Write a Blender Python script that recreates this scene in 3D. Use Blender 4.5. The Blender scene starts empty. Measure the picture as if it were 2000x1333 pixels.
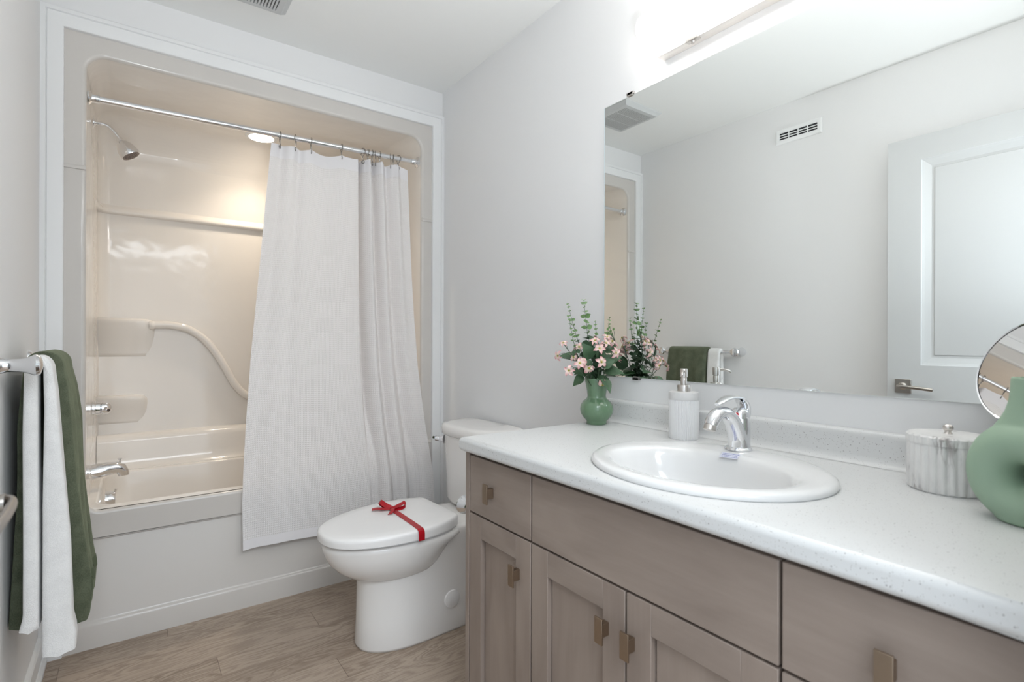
import bpy, bmesh, math, random
from mathutils import Vector, Matrix, noise
PI = math.pi
random.seed(7)
SC = bpy.context.scene
COL = SC.collection

# ------------------------------------------------------------------ camera, world, light, exposure
CAM = Vector((0.233, 0.0, 1.1346))
YAW, ROLL = math.radians(35.959), math.radians(0.183)
fwv = Vector((math.sin(YAW), math.cos(YAW), 0))
r0 = Vector((math.cos(YAW), -math.sin(YAW), 0)); u0 = Vector((0, 0, 1))
rv = r0 * math.cos(ROLL) + u0 * math.sin(ROLL)
uv = u0 * math.cos(ROLL) - r0 * math.sin(ROLL)
cd = bpy.data.cameras.new('camera'); cam = bpy.data.objects.new('camera', cd); COL.objects.link(cam)
M = Matrix(((rv.x, uv.x, -fwv.x, CAM.x), (rv.y, uv.y, -fwv.y, CAM.y), (rv.z, uv.z, -fwv.z, CAM.z), (0, 0, 0, 1)))
cam.matrix_world = M
cd.sensor_width = 36; cd.sensor_fit = 'HORIZONTAL'; cd.lens = 1021.993 * 36 / 2000
cd.shift_y = -0.6795 / 2000
cd.clip_start = 0.02
cd.dof.use_dof = True; cd.dof.focus_distance = 1.75; cd.dof.aperture_fstop = 4.5
SC.camera = cam

w = bpy.data.worlds.new('world'); SC.world = w; w.use_nodes = True
bg = w.node_tree.nodes['Background']; bg.inputs[0].default_value = (0.80, 0.90, 1.0, 1); bg.inputs[1].default_value = 0.50

def area(name, loc, rot, sx, sy, power, color):
    ld = bpy.data.lights.new(name, 'AREA'); ld.shape = 'RECTANGLE'; ld.size = sx; ld.size_y = sy
    ld.energy = power; ld.color = color
    o = bpy.data.objects.new(name, ld); COL.objects.link(o); o.location = loc; o.rotation_euler = rot
    return o
# unseen fill light added behind the doorway to brighten the low fronts
area('hall_fill', (0.45, -1.0, 2.5), (math.radians(52), 0, 0), 1.3, 1.0, 10.0, (0.88, 0.94, 1.0))

# the photographer's flash, aimed up through the doorway at the ceiling above the open door
fl = bpy.data.lights.new('bounce_flash', 'SPOT'); fl.energy = 18.0; fl.color = (0.90, 0.955, 1.0)
fl.spot_size = math.radians(84); fl.spot_blend = 0.9; fl.shadow_soft_size = 0.06
flo = bpy.data.objects.new('bounce_flash', fl); COL.objects.link(flo); flo.location = (0.32, -0.14, 0.85)
flo.rotation_euler = (Vector((0.74, 1.05, 2.44)) - Vector(flo.location)).to_track_quat('-Z', 'Y').to_euler()

SC.view_settings.view_transform = 'Standard'; SC.view_settings.look = 'None'
SC.view_settings.gamma = 1.0; SC.view_settings.use_curve_mapping = False
SC.view_settings.exposure = 2.10
VANITY_EMIT = 4.2
POT_EMIT = 7.0

# ------------------------------------------------------------------ materials
def newmat(name):
    m = bpy.data.materials.new(name); m.use_nodes = True
    nt = m.node_tree; return m, nt, nt.nodes['Principled BSDF']
def N(nt, typ, **kw):
    n = nt.nodes.new(typ)
    for k, v in kw.items():
        if k in n.inputs.keys(): n.inputs[k].default_value = v
        else: setattr(n, k, v)
    return n
def coords(nt, scale=(1, 1, 1), kind='Object', rot=(0, 0, 0)):
    tc = nt.nodes.new('ShaderNodeTexCoord'); mp = nt.nodes.new('ShaderNodeMapping')
    mp.inputs['Scale'].default_value = scale; mp.inputs['Rotation'].default_value = rot
    nt.links.new(tc.outputs[kind], mp.inputs['Vector']); return mp.outputs['Vector']
def ramp(nt, fac, stops):
    r = nt.nodes.new('ShaderNodeValToRGB'); e = r.color_ramp.elements
    while len(e) < len(stops): e.new(0.5)
    for k, (p, c) in enumerate(stops):
        e[k].position = p; e[k].color = (*c, 1) if len(c) == 3 else c
    nt.links.new(fac, r.inputs['Fac']); return r.outputs['Color']
def bump(nt, b, height, strength, dist=0.001):
    n = nt.nodes.new('ShaderNodeBump'); n.inputs['Strength'].default_value = strength; n.inputs['Distance'].default_value = dist
    nt.links.new(height, n.inputs['Height']); nt.links.new(n.outputs['Normal'], b.inputs['Normal']); return n
def simple(name, col, rough=0.5, metal=0.0, nscale=0, nstr=0, var=0.0, dist=0.001, coat=0.0, spec=0.5):
    m, nt, b = newmat(name)
    b.inputs['Base Color'].default_value = (*col, 1); b.inputs['Roughness'].default_value = rough; b.inputs['Specular IOR Level'].default_value = spec; b.inputs['Metallic'].default_value = metal
    if coat: b.inputs['Coat Weight'].default_value = coat; b.inputs['Coat Roughness'].default_value = 0.05
    if nscale:
        n = N(nt, 'ShaderNodeTexNoise', Scale=nscale, Detail=3.0); nt.links.new(coords(nt), n.inputs['Vector'])
        if nstr: bump(nt, b, n.outputs['Fac'], nstr, dist)
        if var:
            c = ramp(nt, n.outputs['Fac'], [(0.3, tuple(x * (1 - var) for x in col)), (0.7, tuple(min(1, x * (1 + var)) for x in col))])
            nt.links.new(c, b.inputs['Base Color'])
    return m
MT = {}
MT['wall'] = simple('wall_paint', (0.82, 0.82, 0.82), 0.75, nscale=260, nstr=0.06)
MT['ceil'] = simple('ceiling_paint', (0.88, 0.885, 0.87), 0.9, nscale=180, nstr=0.08)
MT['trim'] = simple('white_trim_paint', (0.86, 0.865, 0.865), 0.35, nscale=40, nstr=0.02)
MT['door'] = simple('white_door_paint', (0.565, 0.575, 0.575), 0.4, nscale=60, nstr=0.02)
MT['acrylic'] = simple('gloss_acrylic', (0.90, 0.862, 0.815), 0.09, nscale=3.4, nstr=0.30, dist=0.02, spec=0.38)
MT['apron'] = simple('gloss_acrylic_shaded', (0.65, 0.62, 0.585), 0.16)  # same acrylic made darker: weaker light on the front put into the colour
MT['ceramic'] = simple('white_vitreous_china', (0.85, 0.83, 0.805), 0.10, nscale=5, nstr=0.02, dist=0.01)
MT['plastic'] = simple('white_seat_plastic', (0.88, 0.87, 0.86), 0.22)
MT['sink'] = simple('white_sink_china', (0.75, 0.75, 0.745), 0.07)
MT['chrome'] = simple('polished_chrome', (0.82, 0.83, 0.85), 0.06, 1.0)
MT['steel'] = simple('brushed_steel', (0.62, 0.59, 0.56), 0.28, 1.0, nscale=300, nstr=0.05)
MT['ringmetal'] = simple('dark_steel_wire', (0.38, 0.37, 0.36), 0.25, 1.0)
MT['tray'] = simple('pale_satin_metal', (0.80, 0.76, 0.72), 0.4, 0.25)
MT['nickel'] = simple('satin_nickel', (0.44, 0.41, 0.38), 0.3, 1.0)
MT['bronze'] = simple('brushed_bronze', (0.36, 0.28, 0.21), 0.38, 1.0, nscale=200, nstr=0.05)
MT['dark'] = simple('recess_shade', (0.02, 0.02, 0.025), 0.8)  # near-black colour standing in for shade behind gaps and vent slots
MT['greyslot'] = simple('grey_recess', (0.16, 0.15, 0.14), 0.8)
MT['edge'] = simple('polished_glass_edge', (0.80, 0.88, 0.90), 0.15)
MT['mirror'] = simple('silvered_glass', (0.90, 0.925, 0.915), 0.0, 1.0)
MT['mirror2'] = simple('silvered_round_glass', (0.88, 0.87, 0.85), 0.01, 1.0)
MT['red'] = simple('red_satin_ribbon', (0.42, 0.004, 0.012), 0.32, nscale=60, nstr=0.05, var=0.15)
MT['redplastic'] = simple('red_plastic', (0.6, 0.01, 0.02), 0.3)
MT['vase'] = simple('green_glaze', (0.135, 0.235, 0.135), 0.12, nscale=9, var=0.05, coat=0.5)
MT['matte_green'] = simple('sage_matte_ceramic', (0.31, 0.43, 0.315), 0.6, nscale=120, nstr=0.05)
MT['stem'] = simple('stem_green', (0.05, 0.085, 0.045), 0.5)
MT['leaf'] = simple('leaf_green', (0.045, 0.10, 0.045), 0.45, nscale=30, var=0.3)
MT['leaf2'] = simple('pale_leaf_green', (0.13, 0.24, 0.08), 0.45, nscale=40, var=0.3)
MT['leaftip'] = simple('young_leaf_green', (0.24, 0.36, 0.17), 0.5, nscale=40, var=0.2)
MT['pistil'] = simple('yellow_pistil', (0.35, 0.32, 0.05), 0.6)
MT['label'] = simple('sticker_paper', (0.70, 0.71, 0.80), 0.5)
MT['ink'] = simple('blue_ink', (0.26, 0.28, 0.52), 0.6)
MT['dispwhite'] = simple('white_ribbed_ceramic', (0.80, 0.80, 0.80), 0.45)
MT['dispgrey'] = simple('pale_grey_stone', (0.62, 0.615, 0.61), 0.5, nscale=60, var=0.04)

def emis(name, col, s):
    m, nt, b = newmat(name)
    b.inputs['Base Color'].default_value = (0.9, 0.9, 0.9, 1)
    b.inputs['Emission Color'].default_value = (*col, 1); b.inputs['Emission Strength'].default_value = s
    return m
MT['glow'] = emis('lit_frosted_glass', (1.0, 0.975, 0.945), VANITY_EMIT)
MT['glow_dim'] = emis('lit_end_cap', (1.0, 0.975, 0.945), VANITY_EMIT * 0.18)
MT['pot'] = emis('lit_downlight_lens', (1.0, 0.84, 0.64), POT_EMIT)

def wood(name, a, bcol, axis):
    m, nt, b = newmat(name)
    sc = {'y': (9, 2.2, 8), 'z': (9, 7, 1.6)}[axis]
    n1 = N(nt, 'ShaderNodeTexNoise', Scale=1.6, Detail=4.0, Distortion=0.6); nt.links.new(coords(nt, sc), n1.inputs['Vector'])
    sc2 = {'y': (150, 5, 150), 'z': (150, 150, 5)}[axis]
    n2 = N(nt, 'ShaderNodeTexNoise', Scale=1.0, Detail=4.0); nt.links.new(coords(nt, sc2), n2.inputs['Vector'])
    mx = N(nt, 'ShaderNodeMix', data_type='FLOAT'); mx.inputs[0].default_value = 0.16
    nt.links.new(n1.outputs['Fac'], mx.inputs[2]); nt.links.new(n2.outputs['Fac'], mx.inputs[3])
    c = ramp(nt, mx.outputs[0], [(0.32, a), (0.66, bcol)])
    nt.links.new(c, b.inputs['Base Color']); b.inputs['Roughness'].default_value = 0.42
    bump(nt, b, n2.outputs['Fac'], 0.05)
    return m
MT['wood_y'] = wood('stained_maple_across', (0.248, 0.197, 0.166), (0.325, 0.264, 0.224), 'y')
MT['wood_z'] = wood('stained_maple_upright', (0.248, 0.196, 0.165), (0.325, 0.262, 0.221), 'z')

def counter_mat():
    m, nt, b = newmat('speckled_laminate')
    co = coords(nt)
    def dots(scale, thr, seedscale):
        v = N(nt, 'ShaderNodeTexVoronoi', Scale=scale); nt.links.new(co, v.inputs['Vector'])
        n = N(nt, 'ShaderNodeTexNoise', Scale=seedscale, Detail=2.0); nt.links.new(co, n.inputs['Vector'])
        sep = N(nt, 'ShaderNodeSeparateColor'); nt.links.new(v.outputs['Color'], sep.inputs[0])
        th = N(nt, 'ShaderNodeMath', operation='MULTIPLY'); nt.links.new(sep.outputs[0], th.inputs[0]); th.inputs[1].default_value = thr
        pw = N(nt, 'ShaderNodeMath', operation='GREATER_THAN'); nt.links.new(sep.outputs[1], pw.inputs[0]); pw.inputs[1].default_value = 0.58
        ad = N(nt, 'ShaderNodeMath', operation='LESS_THAN'); nt.links.new(v.outputs['Distance'], ad.inputs[0]); nt.links.new(th.outputs[0], ad.inputs[1])
        mu = N(nt, 'ShaderNodeMath', operation='MULTIPLY'); nt.links.new(ad.outputs[0], mu.inputs[0]); nt.links.new(pw.outputs[0], mu.inputs[1])
        return mu.outputs[0]
    d1 = dots(360, 0.30, 50); d2 = dots(210, 0.24, 30)
    base = N(nt, 'ShaderNodeMix', data_type='RGBA'); base.inputs[6].default_value = (0.67, 0.675, 0.67, 1); base.inputs[7].default_value = (0.46, 0.45, 0.43, 1)
    nt.links.new(d1, base.inputs[0])
    b2 = N(nt, 'ShaderNodeMix', data_type='RGBA'); b2.inputs[7].default_value = (0.34, 0.33, 0.33, 1)
    nt.links.new(base.outputs[2], b2.inputs[6]); nt.links.new(d2, b2.inputs[0])
    nt.links.new(b2.outputs[2], b.inputs['Base Color']); b.inputs['Roughness'].default_value = 0.33
    return m
MT['counter'] = counter_mat()

def marble_mat():
    m, nt, b = newmat('grey_veined_marble')
    n = N(nt, 'ShaderNodeTexNoise', Scale=1.0, Detail=6.0, Roughness=0.6, Distortion=1.2)
    nt.links.new(coords(nt, (85, 85, 20), rot=(0, 0.25, 0)), n.inputs['Vector'])
    n2 = N(nt, 'ShaderNodeTexNoise', Scale=14.0, Detail=2.0); nt.links.new(coords(nt), n2.inputs['Vector'])
    mu = N(nt, 'ShaderNodeMath', operation='MULTIPLY'); nt.links.new(n.outputs['Fac'], mu.inputs[0]); nt.links.new(n2.outputs['Fac'], mu.inputs[1])
    c = ramp(nt, mu.outputs[0], [(0.15, (0.80, 0.79, 0.775)), (0.28, (0.72, 0.71, 0.70)), (0.39, (0.36, 0.335, 0.325))])
    nt.links.new(c, b.inputs['Base Color']); b.inputs['Roughness'].default_value = 0.3
    return m
MT['marble'] = marble_mat()

def terry(name, col, hi):
    m, nt, b = newmat(name)
    n = N(nt, 'ShaderNodeTexNoise', Scale=420.0, Detail=2.0); nt.links.new(coords(nt), n.inputs['Vector'])
    n2 = N(nt, 'ShaderNodeTexNoise', Scale=25.0, Detail=3.0); nt.links.new(coords(nt), n2.inputs['Vector'])
    mx = N(nt, 'ShaderNodeMix', data_type='FLOAT'); mx.inputs[0].default_value = 0.5
    nt.links.new(n.outputs['Fac'], mx.inputs[2]); nt.links.new(n2.outputs['Fac'], mx.inputs[3])
    c = ramp(nt, mx.outputs[0], [(0.35, col), (0.68, hi)]); nt.links.new(c, b.inputs['Base Color'])
    b.inputs['Roughness'].default_value = 0.95
    b.inputs['Sheen Weight'].default_value = 0.25; b.inputs['Sheen Roughness'].default_value = 0.6; b.inputs['Sheen Tint'].default_value = (*[min(1, x * 5) for x in hi], 1)
    bump(nt, b, n.outputs['Fac'], 0.55, 0.002)
    return m
MT['green_terry'] = terry('olive_terry', (0.050, 0.062, 0.036), (0.125, 0.142, 0.092))
MT['green_band'] = simple('olive_woven_band', (0.085, 0.11, 0.06), 0.8, nscale=150, nstr=0.3)
MT['white_terry'] = terry('white_terry', (0.74, 0.74, 0.73), (0.86, 0.86, 0.85))

def curtain_mat():
    m, nt, b = newmat('white_waffle_fabric')
    nt.nodes.remove(b)
    out = [n for n in nt.nodes if n.type == 'OUTPUT_MATERIAL'][0]
    tc = nt.nodes.new('ShaderNodeTexCoord')
    sx = N(nt, 'ShaderNodeSeparateXYZ'); nt.links.new(tc.outputs['UV'], sx.inputs[0])
    def wave(o, per):
        a = N(nt, 'ShaderNodeMath', operation='MULTIPLY'); nt.links.new(o, a.inputs[0]); a.inputs[1].default_value = 2 * PI / per
        s = N(nt, 'ShaderNodeMath', operation='SINE'); nt.links.new(a.outputs[0], s.inputs[0]); return s.outputs[0]
    mu = N(nt, 'ShaderNodeMath', operation='MAXIMUM'); nt.links.new(wave(sx.outputs[0], 0.0092), mu.inputs[0]); nt.links.new(wave(sx.outputs[1], 0.0092), mu.inputs[1])
    bp = N(nt, 'ShaderNodeBump', Strength=0.5, Distance=0.0015); nt.links.new(mu.outputs[0], bp.inputs['Height'])
    d = N(nt, 'ShaderNodeBsdfDiffuse', Color=(0.93, 0.91, 0.905, 1)); t = N(nt, 'ShaderNodeBsdfTranslucent', Color=(0.95, 0.93, 0.93, 1))
    nt.links.new(bp.outputs[0], d.inputs['Normal']); nt.links.new(bp.outputs[0], t.inputs['Normal'])
    mx = N(nt, 'ShaderNodeMixShader'); mx.inputs[0].default_value = 0.16
    nt.links.new(d.outputs[0], mx.inputs[1]); nt.links.new(t.outputs[0], mx.inputs[2]); nt.links.new(mx.outputs[0], out.inputs['Surface'])
    return m
MT['curtain'] = curtain_mat()

def hem_mat():
    m, nt, b = newmat('plain_hem_cloth'); nt.nodes.remove(b)
    out = [n for n in nt.nodes if n.type == 'OUTPUT_MATERIAL'][0]
    d = N(nt, 'ShaderNodeBsdfDiffuse', Color=(0.95, 0.935, 0.95, 1)); t = N(nt, 'ShaderNodeBsdfTranslucent', Color=(0.94, 0.92, 0.92, 1))
    mx = N(nt, 'ShaderNodeMixShader'); mx.inputs[0].default_value = 0.20
    nt.links.new(d.outputs[0], mx.inputs[1]); nt.links.new(t.outputs[0], mx.inputs[2]); nt.links.new(mx.outputs[0], out.inputs['Surface'])
    return m

def petal_mat():
    m, nt, b = newmat('pink_petal')
    tc = nt.nodes.new('ShaderNodeTexCoord'); s = N(nt, 'ShaderNodeSeparateXYZ'); nt.links.new(tc.outputs['UV'], s.inputs[0])
    c = ramp(nt, s.outputs[0], [(0.05, (0.72, 0.66, 0.42)), (0.35, (0.80, 0.62, 0.57)), (0.9, (0.76, 0.41, 0.42))])
    nt.links.new(c, b.inputs['Base Color']); b.inputs['Roughness'].default_value = 0.5
    b.inputs['Subsurface Weight'].default_value = 0.0
    return m
MT['petal'] = petal_mat()

def floor_mat():
    m, nt, b = newmat('oak_planks')
    geo = nt.nodes.new('ShaderNodeNewGeometry'); sp = N(nt, 'ShaderNodeSeparateXYZ'); nt.links.new(geo.outputs['Position'], sp.inputs[0])
    W, Ln = 0.128, 1.22
    def mt(op, a, bb=None):
        n = N(nt, 'ShaderNodeMath', operation=op)
        for k, q in enumerate((a, bb)):
            if q is None: continue
            if isinstance(q, (int, float)): n.inputs[k].default_value = q
            else: nt.links.new(q, n.inputs[k])
        return n.outputs[0]
    yy = mt('DIVIDE', mt('ADD', sp.outputs[1], 10 * W - 1.874 + 1.792), W)     # plank row
    row = mt('FLOOR', yy); fy = mt('FRACT', yy)
    off = mt('MULTIPLY', mt('FRACT', mt('MULTIPLY', row, 0.3913)), Ln)
    for rw_, xj in ((23, 0.824), (25, 0.479), (26, 0.836), (27, 1.25), (28, 0.345)):
        cur = ((rw_ * 0.3913) % 1.0) * Ln; want = (0.29 - xj) % Ln
        eq = N(nt, 'ShaderNodeMath', operation='COMPARE'); nt.links.new(row, eq.inputs[0]); eq.inputs[1].default_value = rw_; eq.inputs[2].default_value = 0.1
        off = mt('ADD', off, mt('MULTIPLY', eq.outputs[0], want - cur))
    xx = mt('DIVIDE', mt('ADD', mt('ADD', sp.outputs[0], 12.2 - 0.29), off), Ln)
    col = mt('FLOOR', xx); fx = mt('FRACT', xx)
    cmb = N(nt, 'ShaderNodeCombineXYZ'); nt.links.new(row, cmb.inputs[0]); nt.links.new(col, cmb.inputs[1])
    wn = N(nt, 'ShaderNodeTexWhiteNoise', noise_dimensions='3D'); nt.links.new(cmb.outputs[0], wn.inputs['Vector'])
    # grain
    gv = N(nt, 'ShaderNodeCombineXYZ')
    nt.links.new(mt('ADD', mt('MULTIPLY', sp.outputs[0], 1.6), mt('MULTIPLY', wn.outputs['Value'], 30.0)), gv.inputs[0])
    nt.links.new(mt('MULTIPLY', sp.outputs[1], 11.0), gv.inputs[1]); nt.links.new(mt('MULTIPLY', wn.outputs['Value'], 17.0), gv.inputs[2])
    n1 = N(nt, 'ShaderNodeTexNoise', Scale=1.5, Detail=3.0, Distortion=0.8); nt.links.new(gv.outputs[0], n1.inputs['Vector'])
    bands = mt('SINE', mt('MULTIPLY', n1.outputs['Fac'], 62.0))
    gv2 = N(nt, 'ShaderNodeCombineXYZ'); nt.links.new(mt('MULTIPLY', sp.outputs[0], 12.0), gv2.inputs[0]); nt.links.new(mt('MULTIPLY', sp.outputs[1], 260.0), gv2.inputs[1])
    n2 = N(nt, 'ShaderNodeTexNoise', Scale=1.0, Detail=4.0); nt.links.new(gv2.outputs[0], n2.inputs['Vector'])
    n3 = N(nt, 'ShaderNodeTexNoise', Scale=0.7, Detail=2.0); nt.links.new(gv.outputs[0], n3.inputs['Vector'])
    g = mt('ADD', mt('MULTIPLY', mt('MULTIPLY', bands, n3.outputs['Fac']), 0.21), mt('MULTIPLY', n2.outputs['Fac'], 0.36))
    g = mt('ADD', g, mt('MULTIPLY', wn.outputs['Value'], 0.14))
    c = ramp(nt, g, [(0.08, (0.26, 0.195, 0.145)), (0.28, (0.40, 0.315, 0.245)), (0.46, (0.47, 0.38, 0.30))])
    ey = mt('LESS_THAN', mt('MINIMUM', fy, mt('SUBTRACT', 1.0, fy)), 0.006)
    ex = mt('LESS_THAN', fx, 0.0016)
    e = mt('MAXIMUM', mt('MULTIPLY', ey, 0.45), mt('MULTIPLY', ex, 0.8))
    mx = N(nt, 'ShaderNodeMix', data_type='RGBA'); nt.links.new(e, mx.inputs[0]); nt.links.new(c, mx.inputs[6]); mx.inputs[7].default_value = (0.13, 0.09, 0.065, 1)
    nt.links.new(mx.outputs[2], b.inputs['Base Color']); b.inputs['Roughness'].default_value = 0.42
    bump(nt, b, g, 0.08)
    return m
MT['floor'] = floor_mat()

# ------------------------------------------------------------------ mesh helpers
class MB:
    def __init__(s): s.v, s.f, s.uv = [], [], {}
    def add(s, vs, fs):
        k = len(s.v); s.v += [tuple(x) for x in vs]; s.f += [tuple(i + k for i in f) for f in fs]; return k
    def box(s, x0, x1, y0, y1, z0, z1):
        s.add([(x0, y0, z0), (x1, y0, z0), (x1, y1, z0), (x0, y1, z0), (x0, y0, z1), (x1, y0, z1), (x1, y1, z1), (x0, y1, z1)],
              [(0, 3, 2, 1), (4, 5, 6, 7), (0, 1, 5, 4), (1, 2, 6, 5), (2, 3, 7, 6), (3, 0, 4, 7)]); return s
    def loft(s, rings, closed=True, cap0=True, cap1=True):
        n = len(rings[0]); vs = [p for r in rings for p in r]; fs = []
        for i in range(len(rings) - 1):
            for j in range(n if closed else n - 1):
                a, b = i * n + j, i * n + (j + 1) % n
                fs.append((a, b, b + n, a + n))
        if cap0 and closed: fs.append(tuple(reversed(range(n))))
        if cap1 and closed: fs.append(tuple(range((len(rings) - 1) * n, len(rings) * n)))
        s.add(vs, fs); return s
    def lathe(s, prof, n=48, c=(0, 0, 0), axis='z', flute=0, depth=0.0, frange=None, cap0=True, cap1=True):
        rings = []
        for (r, h) in prof:
            ring = []
            for k in range(n):
                t = 2 * PI * k / n; rr = r
                if flute and (frange is None or frange[0] <= h <= frange[1]): rr = r * (1 - depth * (1 - abs(math.sin(flute * t / 2))) )
                p = {'z': (rr * math.cos(t), rr * math.sin(t), h), 'x': (h, rr * math.cos(t), rr * math.sin(t)), 'y': (rr * math.sin(t), h, rr * math.cos(t))}[axis]
                ring.append((c[0] + p[0], c[1] + p[1], c[2] + p[2]))
            rings.append(ring)
        return s.loft(rings, True, cap0, cap1)
    def tube(s, path, rad, n=14, up=(0, 0, 1), cap=True):
        P = [Vector(p) for p in path]; rings = []; up = Vector(up)
        for i, p in enumerate(P):
            t = (P[min(i + 1, len(P) - 1)] - P[max(i - 1, 0)]).normalized()
            a = t.cross(up)
            if a.length < 1e-4: a = t.cross(Vector((1, 0, 0)))
            a.normalize(); b = a.cross(t).normalized()
            r = rad[i] if isinstance(rad, (list, tuple)) else rad
            ra, rb = r if isinstance(r, (list, tuple)) else (r, r)
            rings.append([tuple(p + a * ra * math.cos(2 * PI * k / n) + b * rb * math.sin(2 * PI * k / n)) for k in range(n)])
        return s.loft(rings, True, cap, cap)
    def ball(s, c, r, n=20, m=12, sc=(1, 1, 1)):
        rings = []
        for i in range(1, m):
            ph = PI * i / m
            rings.append([(c[0] + r * sc[0] * math.sin(ph) * math.cos(2 * PI * k / n), c[1] + r * sc[1] * math.sin(ph) * math.sin(2 * PI * k / n), c[2] - r * sc[2] * math.cos(ph)) for k in range(n)])
        return s.loft(rings)
    def build(s, name, mat, parent=None, smooth=True, angle=35, bevel=0, seg=2, wn=False, loc=None):
        me = bpy.data.meshes.new(name); me.from_pydata(s.v, [], s.f)
        bm = bmesh.new(); bm.from_mesh(me); bmesh.ops.recalc_face_normals(bm, faces=bm.faces[:]); bm.to_mesh(me); bm.free()
        me.update(); me.validate()
        if smooth:
            for p in me.polygons: p.use_smooth = True
            me.set_sharp_from_angle(angle=math.radians(angle))
        if mat: me.materials.append(mat if not isinstance(mat, str) else MT[mat])
        o = bpy.data.objects.new(name, me); COL.objects.link(o)
        if parent: o.parent = parent
        if loc: o.location = loc
        if bevel:
            md = o.modifiers.new('bevel', 'BEVEL'); md.width = bevel; md.segments = seg; md.limit_method = 'ANGLE'; md.angle_limit = math.radians(40); md.harden_normals = False
        if wn: md = o.modifiers.new('wn', 'WEIGHTED_NORMAL'); md.keep_sharp = True; md.weight = 80
        return o
def box(name, mat, parent, *b, bevel=0.0, seg=2, label=None):
    o = MB().box(*b).build(name, mat, parent, smooth=True, bevel=bevel, seg=seg)
    if label: o['label'] = label
    return o
def thing(name, label, cat, loc=(0, 0, 0), rz=0.0, group=None):
    o = bpy.data.objects.new(name, None); COL.objects.link(o); o.location = loc; o.rotation_euler = (0, 0, rz)
    o.empty_display_size = 0.05
    o['label'] = label; o['category'] = cat
    if group: o['group'] = group
    return o
def tag(o, label, cat, group=None):
    o['label'] = label; o['category'] = cat
    if group: o['group'] = group
    return o
def struct(o, label=None):
    o['kind'] = 'structure'
    if label: o['label'] = label
    return o
def smooth_path(pts, n=8):
    P = [Vector(p) for p in pts]; out = []
    for i in range(len(P) - 1):
        p0, p1, p2, p3 = P[max(i - 1, 0)], P[i], P[i + 1], P[min(i + 2, len(P) - 1)]
        for k in range(n):
            t = k / n
            out.append(0.5 * ((2 * p1) + (-p0 + p2) * t + (2 * p0 - 5 * p1 + 4 * p2 - p3) * t * t + (-p0 + 3 * p1 - 3 * p2 + p3) * t ** 3))
    out.append(P[-1]); return out
def interp(tab, x):
    if x <= tab[0][0]: return tab[0][1]
    for (a, va), (b, vb) in zip(tab, tab[1:]):
        if x <= b: return va + (vb - va) * (x - a) / (b - a)
    return tab[-1][1]

# ------------------------------------------------------------------ room shell
XL, XR, YF, YB, ZC = -0.03, 1.558, 2.458, 0.08, 2.44
struct(box('floor', 'floor', None, -0.20, 1.75, -1.6, 3.43, -0.06, 0.0))
struct(box('ceiling', 'ceil', None, -0.20, 1.75, -0.05, 3.43, ZC, ZC + 0.06))
struct(box('wall_left', 'wall', None, XL - 0.10, XL, -0.02, 3.43, 0, ZC))
struct(box('wall_right', 'wall', None, XR, XR + 0.10, -0.02, 3.43, 0, ZC))
struct(box('wall_far', 'wall', None, XL, XR, YF, YF + 0.10, 2.262, ZC))
struct(box('wall_alcove', 'wall', None, XL, XR, 3.33, 3.43, 0, ZC))
mb = MB(); mb.box(0.90, XR, -0.02, YB, 0, ZC); mb.box(XL, 0.05, -0.02, YB, 0, ZC); mb.box(0.05, 0.90, -0.02, YB, 2.07, ZC)
struct(mb.build('wall_back', 'wall'))
# baseboard with shoe moulding along the left wall
mb = MB()
prof = [(XL, 0), (XL + 0.024, 0), (XL + 0.024, 0.014), (XL + 0.016, 0.026), (XL + 0.013, 0.028), (XL + 0.013, 0.085), (XL + 0.009, 0.093), (XL, 0.098)]
mb.loft([[(x, y, z) for x, z in prof] for y in (0.09, 2.438)])
struct(mb.build('baseboard_left', 'trim', angle=20))
mb = MB()
prof = [(XR, 0), (XR - 0.013, 0), (XR - 0.013, 0.085), (XR - 0.009, 0.093), (XR, 0.098)]
mb.loft([[(x, y, z) for x, z in prof] for y in (1.29, 2.438)])
struct(mb.build('baseboard_right', 'trim', angle=20))
# casing around the bath alcove, stepped profile, mitred: sections (d inward from outer edge, y)
def casing():
    prof = [(0.0, 2.46), (0.0, 2.440), (0.014, 2.438), (0.0165, 2.444), (0.019, 2.441), (0.060, 2.4435), (0.0625, 2.446), (0.0625, 2.46)]
    path = [lambda d: (XL + d, 0.0), lambda d: (XL + d, 2.312 - d), lambda d: (XR - d, 2.312 - d), lambda d: (XR - d, 0.0)]
    mb = MB(); mb.loft([[(f(d)[0], y, f(d)[1]) for d, y in prof] for f in path])
    return mb.build('trim_1', 'trim', angle=15)
struct(casing())

# ------------------------------------------------------------------ open door against the left wall
door = bpy.data.objects.new('door_1', None); COL.objects.link(door); door.location = (0.045, 0.125, 0.012); door['kind'] = 'structure'
door.rotation_euler = (0, 0, math.radians(0.6))
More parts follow.
